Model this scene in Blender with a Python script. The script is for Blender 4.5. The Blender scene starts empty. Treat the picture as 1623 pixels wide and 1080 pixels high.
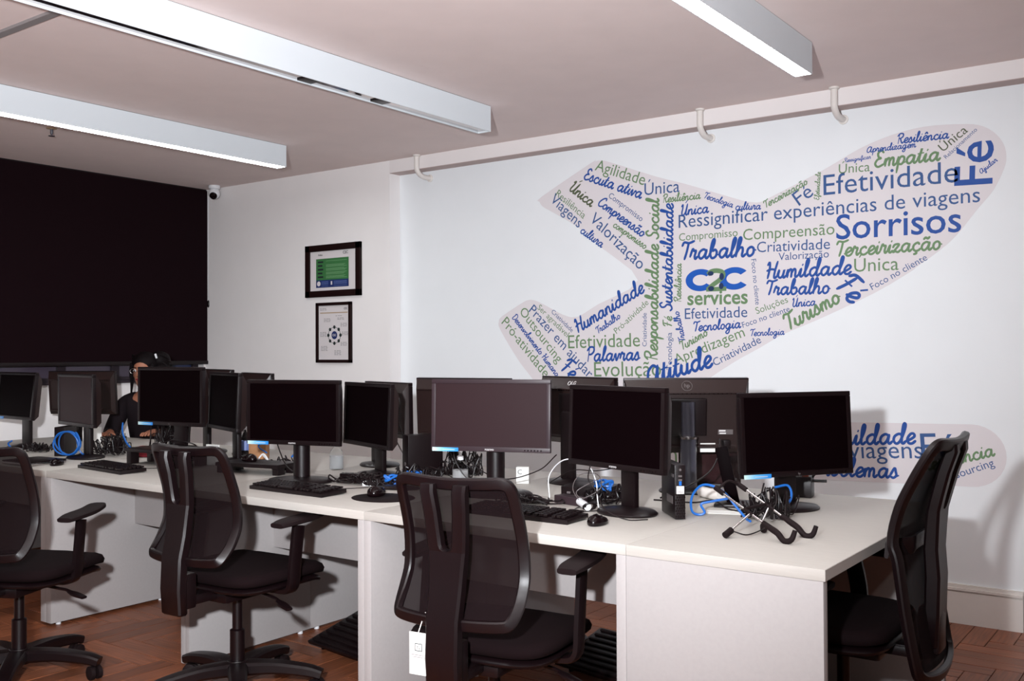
import bpy, bmesh, math, random
from mathutils import Vector, Matrix
R = math.radians
rnd = random.Random(7)
scene = bpy.context.scene
col = scene.collection

# ---------------------------------------------------------------- camera, world, lights, exposure
cam_d = bpy.data.cameras.new('camera'); cam = bpy.data.objects.new('camera', cam_d); col.objects.link(cam)
cam_d.sensor_width = 36.0; cam_d.lens = 36.0*1558.8/1623.0; cam_d.clip_start = 0.05
_yaw, _pit, _rol = -0.629735, 0.011976, -0.0045955
F = Vector((math.sin(_yaw)*math.cos(_pit), math.cos(_yaw)*math.cos(_pit), math.sin(_pit)))
Rt = Vector((math.cos(_yaw), -math.sin(_yaw), 0)); Up = Rt.cross(F)
R2 = math.cos(_rol)*Rt + math.sin(_rol)*Up; U2 = -math.sin(_rol)*Rt + math.cos(_rol)*Up
cam.matrix_world = Matrix(((R2.x, U2.x, -F.x, 0), (R2.y, U2.y, -F.y, 0), (R2.z, U2.z, -F.z, 1.30), (0, 0, 0, 1)))
scene.camera = cam

world = bpy.data.worlds.new('world'); scene.world = world; world.use_nodes = True
world.node_tree.nodes['Background'].inputs[0].default_value = (0.05, 0.07, 0.17, 1)   # dusk outside the window
world.node_tree.nodes['Background'].inputs[1].default_value = 0.5

def light(name, kind, loc, energy, color, size, rot=None, sy=None):
    d = bpy.data.lights.new(name, kind); d.energy = energy; d.color = color
    if kind == 'POINT': d.shadow_soft_size = size
    else:
        d.shape = 'RECTANGLE'; d.size = size; d.size_y = sy
    o = bpy.data.objects.new(name, d); o.location = loc
    if rot: o.rotation_euler = rot
    col.objects.link(o); return o
_f = light('photographer_flash', 'POINT', (-0.42, 0.0, 1.50), 640, (0.93, 0.955, 1.0), 0.045)
_f.data.type = 'SPOT'; _f.data.spot_size = R(134); _f.data.spot_blend = 1.0; _f.data.energy = 930     # flash head tilted a little up and to the left
_f.rotation_euler = Vector((-5.0, 4.1, 1.5)).to_track_quat('-Z', 'Y').to_euler()
light('added_fill_light', 'AREA', (0.6, 0.6, 2.55), 20, (1.0, 0.97, 0.95), 0.12, None, 3.6)  # unseen area lamp added as fill
light('added_fill_light', 'AREA', (-1.3, -1.4, 2.55), 20, (1.0, 0.97, 0.95), 2.0, None, 0.15)  # second added fill lamp, behind the camera
LED = 26.0
vs = scene.view_settings
vs.view_transform = 'Standard'; vs.look = 'None'; vs.gamma = 1.0; vs.use_curve_mapping = False
vs.exposure = 0.12

# ---------------------------------------------------------------- materials
def mat(name, c, rough=0.5, metal=0.0, emit=0.0, alpha=1.0, var=0.0, scale=30, bump=0.0, trans=0.0, coat=0.0, spec=0.5, stretch=None, ior=1.45):
    m = bpy.data.materials.new(name); m.use_nodes = True; nt = m.node_tree; b = nt.nodes['Principled BSDF']
    b.inputs['Base Color'].default_value = (*c, 1); b.inputs['Roughness'].default_value = rough
    b.inputs['Metallic'].default_value = metal; b.inputs['Alpha'].default_value = alpha
    b.inputs['Transmission Weight'].default_value = trans; b.inputs['Coat Weight'].default_value = coat
    b.inputs['Specular IOR Level'].default_value = spec; b.inputs['IOR'].default_value = ior
    if emit:
        b.inputs['Emission Color'].default_value = (0.96, 0.99, 1.0, 1); b.inputs['Emission Strength'].default_value = emit
    if var or bump:
        tc = nt.nodes.new('ShaderNodeTexCoord'); mp = nt.nodes.new('ShaderNodeMapping'); nz = nt.nodes.new('ShaderNodeTexNoise')
        nz.inputs['Scale'].default_value = scale; nz.inputs['Detail'].default_value = 4
        nt.links.new(tc.outputs['Object'], mp.inputs['Vector']); nt.links.new(mp.outputs[0], nz.inputs['Vector'])
        if stretch: mp.inputs['Scale'].default_value = stretch
        if var:
            r = nt.nodes.new('ShaderNodeValToRGB')
            r.color_ramp.elements[0].position = 0.3; r.color_ramp.elements[1].position = 0.7
            r.color_ramp.elements[0].color = (*[v*(1-var) for v in c], 1); r.color_ramp.elements[1].color = (*[min(1, v*(1+var)) for v in c], 1)
            nt.links.new(nz.outputs['Fac'], r.inputs[0]); nt.links.new(r.outputs[0], b.inputs['Base Color'])
        if bump:
            bp = nt.nodes.new('ShaderNodeBump'); bp.inputs['Strength'].default_value = bump; bp.inputs['Distance'].default_value = 0.002
            nt.links.new(nz.outputs['Fac'], bp.inputs['Height']); nt.links.new(bp.outputs[0], b.inputs['Normal'])
    return m
M = {}
M['ceiling'] = mat('ceiling_paint', (0.77, 0.655, 0.63), 0.9, var=0.02, scale=6)
M['wall'] = mat('wall_paint', (0.86, 0.83, 0.82), 0.85, var=0.012, scale=5)
M['mural_wall'] = mat('cool_white_wall_paint', (0.83, 0.86, 0.88), 0.8, var=0.01, scale=5)
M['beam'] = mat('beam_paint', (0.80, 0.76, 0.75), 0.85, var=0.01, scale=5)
M['soffit_shade'] = mat('shaded_soffit_colour', (0.52, 0.42, 0.40), 0.9, var=0.01, scale=5)  # darker than the ceiling: shade under the beam put into the colour
M['baseboard'] = mat('baseboard_paint', (0.75, 0.71, 0.67), 0.5, var=0.01)
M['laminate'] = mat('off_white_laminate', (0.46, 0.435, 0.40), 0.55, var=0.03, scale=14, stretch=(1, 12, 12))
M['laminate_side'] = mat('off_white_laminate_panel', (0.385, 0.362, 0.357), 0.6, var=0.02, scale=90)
M['edging'] = mat('laminate_edging', (0.42, 0.395, 0.37), 0.6)
M['fixture'] = mat('fixture_white', (0.64, 0.69, 0.72), 0.5)
M['led'] = mat('led_diffuser', (0.9, 0.9, 0.9), 0.5, emit=LED)
M['mirror'] = mat('polished_reflector', (0.55, 0.50, 0.49), 0.07, metal=1.0)
M['black'] = mat('black_plastic', (0.0050, 0.0018, 0.0024), 0.37, bump=0.15, scale=600, spec=0.42)
M['black_gloss'] = mat('black_gloss_plastic', (0.005, 0.002, 0.0025), 0.2, spec=0.3)
M['black_soft'] = mat('black_rubber', (0.008, 0.0035, 0.004), 0.7, spec=0.2)
M['shell'] = mat('monitor_shell_plastic', (0.017, 0.0085, 0.008), 0.34, bump=0.1, scale=500, spec=0.5)
M['screen'] = mat('monitor_screen_dark', (0.0025, 0.0008, 0.0012), 0.5, spec=0.02)
M['screen_matte'] = mat('monitor_screen_matte', (0.020, 0.0075, 0.0095), 0.5, spec=0.22)
M['bezel_grey'] = mat('monitor_bezel_charcoal', (0.030, 0.018, 0.022), 0.4, spec=0.4)
M['fabric'] = mat('seat_fabric', (0.0065, 0.0028, 0.0034), 0.9, bump=0.4, scale=900, spec=0.1)
M['steel'] = mat('brushed_steel', (0.55, 0.52, 0.52), 0.25, metal=1.0)
M['stand_metal'] = mat('stand_brushed_gunmetal', (0.045, 0.045, 0.062), 0.36, coat=0.7, spec=0.8, bump=0.3, scale=300)
M['white'] = mat('white_plastic', (0.75, 0.76, 0.78), 0.4)
M['paper'] = mat('paper', (0.78, 0.77, 0.74), 0.8)
M['blue'] = mat('blue_cable_jacket', (0.008, 0.11, 0.42), 0.4)
M['orange'] = mat('orange_plastic', (0.75, 0.10, 0.02), 0.4)
M['cardboard'] = mat('brown_paper', (0.38, 0.19, 0.09), 0.8, var=0.1)
M['red'] = mat('dark_red_cloth', (0.22, 0.01, 0.02), 0.7)
M['skin'] = mat('skin', (0.36, 0.145, 0.085), 0.5)
M['hair'] = mat('black_hair', (0.004, 0.002, 0.0025), 0.6, spec=0.15, bump=1.0, scale=60, stretch=(6, 6, 1))
M['jacket'] = mat('dark_jacket_cloth', (0.010, 0.006, 0.008), 0.85, bump=0.3, scale=300, spec=0.2)
M['blind'] = mat('blackout_blind_fabric', (0.0085, 0.0030, 0.0045), 0.9, bump=0.25, scale=700, spec=0.08)
M['dark_frame'] = mat('dark_window_frame', (0.02, 0.012, 0.018), 0.5)
M['window_panel'] = mat('greyed_window_glazing', (0.075, 0.058, 0.085), 0.2)
M['night_glass'] = mat('dusk_window_glass', (0.02, 0.03, 0.09), 0.1)
M['clear'] = mat('clear_plastic', (0.92, 0.94, 0.95), 0.08, trans=1.0, ior=1.15)
M['gel'] = mat('clear_gel', (0.82, 0.84, 0.86), 0.25, trans=0.15, ior=1.33)
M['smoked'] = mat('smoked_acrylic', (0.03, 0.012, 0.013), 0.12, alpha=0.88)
M['frame_wood'] = mat('dark_picture_frame', (0.012, 0.004, 0.004), 0.4, spec=0.2)
M['glass_print'] = mat('print_paper', (0.70, 0.655, 0.66), 0.35)
M['p_green'] = mat('print_green', (0.045, 0.17, 0.055), 0.4)
M['p_green_light'] = mat('print_pale_green', (0.18, 0.36, 0.18), 0.4)
M['p_dark'] = mat('print_dark', (0.02, 0.03, 0.03), 0.4)
M['p_navy'] = mat('print_navy', (0.015, 0.03, 0.13), 0.4)
M['p_navy_light'] = mat('print_pale_blue', (0.12, 0.17, 0.38), 0.4)
M['p_tan'] = mat('print_tan', (0.45, 0.33, 0.22), 0.4)
M['p_grey'] = mat('print_grey', (0.25, 0.23, 0.23), 0.4)
M['decal'] = mat('mural_grey_vinyl', (0.74, 0.70, 0.72), 0.7)
M['w_B'] = mat('mural_blue_vinyl', (0.009, 0.070, 0.33), 0.6)
M['w_r'] = mat('mural_slate_blue_vinyl', (0.032, 0.095, 0.27), 0.6)
M['w_G'] = mat('mural_green_vinyl', (0.14, 0.25, 0.12), 0.6)
M['w_D'] = mat('mural_olive_vinyl', (0.085, 0.105, 0.055), 0.6)
M['logo_blue'] = mat('logo_blue_vinyl', (0.005, 0.095, 0.47), 0.6)
M['logo_dark'] = mat('logo_overlap_vinyl', (0.008, 0.03, 0.10), 0.6)
M['label_white'] = mat('printed_white', (0.6, 0.58, 0.58), 0.5)
M['label_grey'] = mat('printed_grey', (0.10, 0.085, 0.085), 0.4)

def wood(name, c):
    m = mat(name, c, 0.35, var=0.0, coat=0.0, spec=0.3); nt = m.node_tree; b = nt.nodes['Principled BSDF']
    tc = nt.nodes.new('ShaderNodeTexCoord'); mp = nt.nodes.new('ShaderNodeMapping'); nz = nt.nodes.new('ShaderNodeTexNoise'); r = nt.nodes.new('ShaderNodeValToRGB')
    oi = nt.nodes.new('ShaderNodeObjectInfo'); hs = nt.nodes.new('ShaderNodeHueSaturation'); mr = nt.nodes.new('ShaderNodeMapRange')
    mp.inputs['Scale'].default_value = (2, 30, 8); nz.inputs['Scale'].default_value = 3; nz.inputs['Detail'].default_value = 6
    nt.links.new(tc.outputs['Object'], mp.inputs['Vector']); nt.links.new(mp.outputs[0], nz.inputs['Vector'])
    nt.links.new(nz.outputs['Fac'], r.inputs[0]); r.color_ramp.elements[0].position = 0.3; r.color_ramp.elements[1].position = 0.75
    r.color_ramp.elements[0].color = (*[v*0.6 for v in c], 1); r.color_ramp.elements[1].color = (*[v*1.35 for v in c], 1)
    mr.inputs['To Min'].default_value = 0.75; mr.inputs['To Max'].default_value = 1.25
    nt.links.new(oi.outputs['Random'], mr.inputs['Value']); nt.links.new(mr.outputs[0], hs.inputs['Value'])
    nt.links.new(r.outputs[0], hs.inputs['Color']); nt.links.new(hs.outputs[0], b.inputs['Base Color'])
    return m
M['wood'] = wood('parquet_wood', (0.22, 0.072, 0.032))
M['joint'] = mat('parquet_joint', (0.02, 0.009, 0.006), 0.8)

def mesh_fabric():
    m = bpy.data.materials.new('chair_mesh_fabric'); m.use_nodes = True; nt = m.node_tree; b = nt.nodes['Principled BSDF']
    b.inputs['Base Color'].default_value = (0.0060, 0.0024, 0.0030, 1); b.inputs['Roughness'].default_value = 0.9; b.inputs['Specular IOR Level'].default_value = 0.1
    lw = nt.nodes.new('ShaderNodeLayerWeight'); lw.inputs['Blend'].default_value = 0.35; mr = nt.nodes.new('ShaderNodeMapRange')   # holes close up at a slant
    mr.inputs['From Max'].default_value = 0.7; mr.inputs['To Min'].default_value = 0.87; mr.inputs['To Max'].default_value = 1.0
    nt.links.new(lw.outputs['Facing'], mr.inputs['Value']); nt.links.new(mr.outputs[0], b.inputs['Alpha'])
    return m
M['mesh'] = mesh_fabric()
def sticker_mat():
    m = bpy.data.materials.new('blue_gradient_sticker'); m.use_nodes = True; nt = m.node_tree; b = nt.nodes['Principled BSDF']
    tc = nt.nodes.new('ShaderNodeTexCoord'); sp = nt.nodes.new('ShaderNodeSeparateXYZ'); r = nt.nodes.new('ShaderNodeValToRGB')
    nt.links.new(tc.outputs['Generated'], sp.inputs[0]); nt.links.new(sp.outputs['X'], r.inputs[0]); nt.links.new(r.outputs[0], b.inputs['Base Color'])
    e = r.color_ramp.elements; e[0].color = (0.55, 0.75, 0.72, 1); e[1].color = (0.01, 0.20, 0.62, 1)
    x = e.new(0.45); x.color = (0.12, 0.42, 0.72, 1); b.inputs['Roughness'].default_value = 0.4
    return m
M['sticker'] = sticker_mat()

# ---------------------------------------------------------------- geometry helpers
def catmull(pts, n=6, closed=False):
    P = [Vector(p) for p in pts]
    if len(P) < 3: return P
    out = []; L = len(P); rng = L if closed else L-1
    for i in range(rng):
        p1, p2 = P[i], P[(i+1) % L]
        p0 = P[(i-1) % L] if (closed or i > 0) else p1*2-p2
        p3 = P[(i+2) % L] if (closed or i < L-2) else p2*2-p1
        for k in range(n):
            t = k/n; t2 = t*t; t3 = t2*t
            out.append(0.5*((2*p1)+(p2-p0)*t+(2*p0-5*p1+4*p2-p3)*t2+(3*p1-p0-3*p2+p3)*t3))
    if not closed: out.append(P[-1])
    return out
class G:
    def __init__(s): s.v = []; s.f = []
    def add(s, v, f):
        n = len(s.v); s.v += [tuple(p) for p in v]; s.f += [tuple(i+n for i in q) for q in f]; return s
    def box(s, c, d, rz=0, bev=0, rot=None):
        bm = bmesh.new(); bmesh.ops.create_cube(bm, size=1)
        bmesh.ops.scale(bm, vec=d, verts=bm.verts)
        if bev: bmesh.ops.bevel(bm, geom=bm.edges[:], offset=bev, segments=2, affect='EDGES', profile=0.6)
        m = Matrix.Translation(c) @ (rot if rot else Matrix.Rotation(rz, 4, 'Z'))
        bm.transform(m); bm.verts.index_update()
        s.add([v.co for v in bm.verts], [[v.index for v in f.verts] for f in bm.faces]); bm.free(); return s
    def span(s, x0, x1, y0, y1, z0, z1, bev=0):
        return s.box(((x0+x1)/2, (y0+y1)/2, (z0+z1)/2), (x1-x0, y1-y0, z1-z0), bev=bev)
    def cyl(s, p0, p1, r0, r1=None, n=20, cap=True):
        r1 = r0 if r1 is None else r1; return s.sweep([p0, p1], [r0, r1], n)
    def sweep(s, pts, rad, n=8, cap=True, closed=False, flat=None, ref=None, smooth=0):
        P = [Vector(p) for p in pts]
        if smooth: 
            if isinstance(rad, (list, tuple)): rad = [v.x for v in catmull([Vector((r, 0, 0)) for r in rad], smooth, closed)]
            P = catmull(P, smooth, closed)
        L = len(P); rs = rad if isinstance(rad, (list, tuple)) else [rad]*L
        T = []
        for i in range(L):
            a = P[(i-1) % L] if (closed or i > 0) else P[i]; b = P[(i+1) % L] if (closed or i < L-1) else P[i]
            t = (b-a); T.append(t.normalized() if t.length > 1e-9 else (T[-1] if T else Vector((0, 0, 1))))
        nrm = ref(0, P[0], T[0]) if callable(ref) else None
        if nrm is None:
            nrm = Vector((0, 0, 1)) if abs(T[0].z) < 0.9 else Vector((1, 0, 0))
        V = []; n0 = nrm
        for i in range(L):
            if callable(ref): n0 = ref(i, P[i], T[i])
            n0 = (n0 - T[i]*n0.dot(T[i]))
            n0 = n0.normalized() if n0.length > 1e-6 else T[i].orthogonal().normalized()
            b = T[i].cross(n0)
            for k in range(n):
                a = 2*math.pi*(k+0.5)/n
                if flat:   # superellipse section: flat=(half width across, half thickness along the reference normal)
                    ca, sa = math.cos(a), math.sin(a); e = 0.55
                    x = flat[0]*rs[i]*math.copysign(abs(ca)**e, ca); y = flat[1]*rs[i]*math.copysign(abs(sa)**e, sa)
                    V.append(P[i]+b*x+n0*y)
                else: V.append(P[i]+(n0*math.cos(a)+b*math.sin(a))*rs[i])
        Fc = []
        for i in range(L if closed else L-1):
            j = (i+1) % L
            for k in range(n): Fc.append((i*n+k, i*n+(k+1) % n, j*n+(k+1) % n, j*n+k))
        if cap and not closed: Fc += [tuple(range(n))[::-1], tuple((L-1)*n+k for k in range(n))]
        return s.add(V, Fc)
    def lathe(s, prof, n=28, c=(0, 0, 0), sx=1, sy=1):
        V = []; Fc = []; L = len(prof)
        for r, z in prof:
            for k in range(n):
                a = 2*math.pi*k/n; V.append((c[0]+r*sx*math.cos(a), c[1]+r*sy*math.sin(a), c[2]+z))
        for i in range(L-1):
            for k in range(n): Fc.append((i*n+k, i*n+(k+1) % n, (i+1)*n+(k+1) % n, (i+1)*n+k))
        Fc += [tuple(range(n))[::-1], tuple((L-1)*n+k for k in range(n))]
        return s.add(V, Fc)
    def ball(s, c, r, n=14, m=9):
        r = r if isinstance(r, (tuple, list)) else (r, r, r)
        V = [(c[0], c[1], c[2]-r[2])]; Fc = []
        for i in range(1, m):
            p = math.pi*i/m-math.pi/2
            for k in range(n):
                a = 2*math.pi*k/n; V.append((c[0]+r[0]*math.cos(p)*math.cos(a), c[1]+r[1]*math.cos(p)*math.sin(a), c[2]+r[2]*math.sin(p)))
        V.append((c[0], c[1], c[2]+r[2])); t = len(V)-1
        for k in range(n):
            Fc.append((0, 1+(k+1) % n, 1+k)); Fc.append((t, 1+(m-2)*n+k, 1+(m-2)*n+(k+1) % n))
            for i in range(m-2): Fc.append((1+i*n+k, 1+i*n+(k+1) % n, 1+(i+1)*n+(k+1) % n, 1+(i+1)*n+k))
        return s.add(V, Fc)
    def prism(s, poly, fn, depth):   # poly 2-D, fn maps (u,v,w) to 3-D
        n = len(poly); V = [fn(u, v, 0) for u, v in poly]+[fn(u, v, depth) for u, v in poly]
        return s.add(V, [tuple(range(n)), tuple(range(2*n-1, n-1, -1))]+[(k, n+k, n+(k+1) % n, (k+1) % n) for k in range(n)])
    def xf(s, m): s.v = [tuple(m @ Vector(p)) for p in s.v]; return s
def link(name, me, parent=None):
    o = bpy.data.objects.new(name, me); col.objects.link(o)
    if parent: o.parent = parent
    return o
def obj(name, g, m, parent=None, smooth=True, loc=None, rot=None, angle=40):
    me = bpy.data.meshes.new(name); me.from_pydata(g.v, [], g.f)
    bm = bmesh.new(); bm.from_mesh(me)
    if any(len(f.verts) > 40 for f in bm.faces): bmesh.ops.triangulate(bm, faces=[f for f in bm.faces if len(f.verts) > 40])
    bmesh.ops.recalc_face_normals(bm, faces=bm.faces[:])
    for f in bm.faces: f.smooth = smooth
    if smooth:
        for e in bm.edges:
            e.smooth = len(e.link_faces) == 2 and e.calc_face_angle(0) < R(angle)
    bm.to_mesh(me); bm.free()
    me.materials.append(M[m]); o = link(name, me, parent)
    if loc: o.location = loc
    if rot: o.rotation_euler = rot
    return o
def tag(o, label, cat, group=None):
    o['label'] = label; o['category'] = cat
    if group: o['group'] = group
    return o
def lab(o, text): o['label'] = text; return o
def thing(name, label, cat, loc=(0, 0, 0), rz=0, group=None):
    o = bpy.data.objects.new(name, None); col.objects.link(o); o.empty_display_size = 0.1
    o.location = loc; o.rotation_euler = (0, 0, rz); return tag(o, label, cat, group)
def struct(name, g, m, smooth=False):
    o = obj(name, g, m, None, smooth); o['kind'] = 'structure'; return o
def text_mesh(name, s, size, m, parent, mtx, bold=False, extr=0.0, width=None):
    c = bpy.data.curves.new(name, 'FONT'); c.body = s; c.size = size; c.extrude = extr; c.resolution_u = 3
    if bold: c.offset = size*(bold if isinstance(bold, float) else 0.022)
    t = bpy.data.objects.new(name, c); col.objects.link(t); bpy.context.view_layer.update()
    me = bpy.data.meshes.new_from_object(t.evaluated_get(bpy.context.evaluated_depsgraph_get()))
    bpy.data.objects.remove(t); bpy.data.curves.remove(c)
    xs = [v.co.x for v in me.vertices] or [0, 1]; w = max(xs)-min(xs)
    if width: me.transform(Matrix.Diagonal((width/w, width/w, 1, 1)) @ Matrix.Translation((-min(xs), 0, 0)))
    me.transform(mtx); me.materials.clear(); me.materials.append(M[m]); o = link(name, me, parent); return o

# ---------------------------------------------------------------- room shell
CZ = 2.62
def slab(*a): return G().span(*a)
floor = struct('floor', slab(-6.9, 5.1, -7.6, 5.2, -0.08, -0.012), 'joint')
struct('ceiling', slab(-6.9, 5.1, -7.6, 5.2, CZ, CZ+0.1), 'ceiling')
struct('wall_far', slab(-4.64, 5.1, 5.055, 5.2, 0, CZ), 'mural_wall')
struct('wall_corner', slab(-6.66, -4.64, 4.95, 5.2, 0, CZ), 'wall')
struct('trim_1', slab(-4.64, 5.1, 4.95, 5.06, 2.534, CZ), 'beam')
struct('soffit_shade_strip', slab(-4.64, 5.1, 4.951, 5.056, 2.531, 2.5341), 'soffit_shade')  # thin slab added to carry the painted shade of the beam's underside
struct('wall_right', slab(5.0, 5.1, -7.6, 5.2, 0, CZ), 'wall')
struct('wall_behind', slab(-6.9, 5.1, -7.6, -7.5, 0, CZ), 'wall')
g = slab(-6.9, -6.66, -7.6, 5.2, 0, 1.10).span(-6.9, -6.66, -7.6, 0.3, 1.10, CZ).span(-6.9, -6.66, 4.93, 5.2, 1.10, CZ).span(-6.9, -6.66, 0.3, 4.93, 2.5, CZ)
struct('wall_left', g, 'wall')
struct('trim_2', slab(-6.6, -3.25, 1.995, 2.030, 2.608, CZ), 'p_grey')
# window with dark frame behind the blind
w = thing('window_1', 'wide dark-framed window behind the black blind', 'window', (-6.76, 0, 0)); w['kind'] = 'structure'; del w['category']
g = G().span(-0.02, 0.03, 0.3, 4.93, 1.10, 1.13).span(-0.02, 0.03, 0.3, 4.93, 2.47, 2.5)
for y in (0.32, 1.3, 2.2, 3.30, 3.78, 4.20, 4.66, 4.91): g.span(-0.02, 0.03, y-0.03, y+0.03, 1.13, 2.47)
obj('window_frame', g, 'dark_frame', w, False)
ys = (0.35, 1.27, 1.33, 2.17, 2.23, 3.27, 3.33, 3.75, 3.81, 4.17, 4.23, 4.63, 4.69, 4.88)
for k in range(0, len(ys), 2):
    obj('pane', G().span(-0.004, 0.004, ys[k]-0.01, ys[k+1]+0.01, 1.12, 2.48), 'night_glass' if k in (2, 12) else 'window_panel', w, False)
obj('window_sill', G().span(0.0, 0.12, 0.3, 4.93, 1.085, 1.105), 'dark_frame', w, False)
# baseboard in two lengths
def base(name, x0, x1):
    g = G().span(x0, x1, 5.037, 5.056, 0, 0.150).span(x0, x1, 5.042, 5.056, 0.150, 0.158).span(x0, x1, 5.032, 5.056, 0.158, 0.170).span(x0, x1, 5.040, 5.056, 0.170, 0.186)
    struct(name, g, 'baseboard')
base('baseboard_far', -4.62, -0.775); base('baseboard_far_right', -0.772, 5.0)
struct('baseboard_corner', slab(-6.64, -4.64, 4.935, 4.951, 0, 0.18), 'baseboard')

# herringbone parquet: planks near what is seen are parts, the rest one part
pl = G().box((0, 0, 0), (0.497, 0.097, 0.012), bev=0.0015)
plme = bpy.data.meshes.new('plank'); plme.from_pydata(pl.v, [], pl.f); plme.materials.append(M['wood'])
Lp, Wp = 0.5, 0.1; cells = []
for i in range(-120, 120):
    for j in range(-14, 15):
        ox = i*Wp+j*Lp; oy = i*Wp-j*Lp
        cells.append((ox+Lp/2, oy+Wp/2, 0)); cells.append((ox+Lp+Wp/2, oy+Wp-Lp/2, 1))
def seen(x, y):
    return (-5.1 < x < -3.3 and 1.75 < y < 3.9) or (-1.25 < x < -0.2 and 3.2 < y < 5.1) or (-3.6 < x < -1.9 and 2.6 < y < 4.0)
cells = [(x-3.19+0.11, y+2.6-0.09, r) for x, y, r in cells]
cells = [c for c in cells if -6.9 < c[0] < 1.7 and -0.2 < c[1] < 5.3]
near = [c for c in cells if seen(c[0], c[1])][:295]
nearset = set(near)
for x, y, r in near:
    o = link('plank', plme, floor); o.location = (x, y, -0.006+rnd.uniform(-0.0005, 0.0003)); o.rotation_euler = (0, 0, R(90)*r)
g = G(); m4 = {}
for x, y, r in cells:
    if (x, y, r) in nearset: continue
    hx, hy = (0.2485, 0.0485) if r == 0 else (0.0485, 0.2485)
    x0, x1, y0, y1 = max(x-hx, -6.65), min(x+hx, 1.6), max(y-hy, -2.5), min(y+hy, 5.05)
    if x1 > x0 and y1 > y0: g.span(x0, x1, y0, y1, -0.012, 0.0)
g.span(-6.65, 1.6, -7.5, -0.45, -0.012, 0.0).span(1.6, 5.0, -7.5, 5.05, -0.012, 0.0)
o = obj('outer_planks', g, 'wood', floor, False); o['kind'] = 'stuff'

# ---------------------------------------------------------------- mural
mural = thing('wall_mural', 'large grey aeroplane-shaped wall mural filled with blue and green words', 'mural', (-2.4, 5.055, 0))
strip = thing('wall_mural', 'long rounded grey wall sticker strip of blue and green words below the aeroplane', 'mural', (-2.0, 5.055, 0))
MX = {mural: -2.4, strip: -2.0}
def flat(name, poly, m, parent, off, px):
    g = G().prism([(x-px, z) for x, z in poly], lambda u, v, w_: (u, -off-w_, v), 0.0006); return obj(name, g, m, parent, False)
def smoothpoly(P, n=4):
    return [(p.x, p.z) for p in catmull([Vector((x, 0, z)) for x, z in P], n, True)]
PLANE= [(-3.464, 2.238), (-3.451, 2.268), (-3.093, 2.435), (-3.058, 2.444), (-3.024, 2.444), (-2.956, 2.426), (-2.653, 2.308), (-2.468, 2.246), (-2.203, 2.147), (-2.116, 2.116), (-2.069, 2.105), (-2.023, 2.103), (-1.932, 2.138), (-1.686, 2.236), (-1.502, 2.323), (-1.342, 2.372), (-1.187, 2.392), (-1.039, 2.383), (-0.946, 2.366), (-0.883, 2.326), (-0.841, 2.267), (-0.828, 2.204), (-0.839, 2.144), (-0.885, 2.05), (-0.957, 1.964), (-1.044, 1.854), (-1.126, 1.781), (-1.232, 1.708), (-1.254, 1.69), (-1.435, 1.588), (-1.722, 1.461), (-1.905, 1.389), (-2.038, 1.317), (-2.195, 1.234), (-2.384, 1.108), (-2.481, 0.971), (-2.826, 0.758), (-3.173, 0.759), (-3.534, 1.142), (-3.646, 1.265), (-3.774, 1.443), (-3.787, 1.495), (-3.76, 1.531), (-3.606, 1.61), (-3.561, 1.627), (-3.518, 1.627), (-3.456, 1.605), (-3.335, 1.546), (-3.287, 1.526), (-3.24, 1.513), (-3.204, 1.514), (-3.169, 1.521), (-3.042, 1.586), (-2.775, 1.716), (-3.005, 1.912), (-3.176, 2.052), (-3.354, 2.157), (-3.439, 2.205)]
o = flat('grey_backing', smoothpoly(PLANE, 3), 'decal', mural, 0.0004, -2.4)
cap = [(-0.99+0.15*math.sin(a)*1.0, 0.80+0.148*math.cos(a)) for a in [math.pi*k/16 for k in range(17)]]
o = flat('grey_backing', cap+[(-3.1, 0.60), (-3.22, 0.69), (-3.22, 0.83), (-3.1, 0.905)], 'decal', strip, 0.0004, -2.0)

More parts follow.
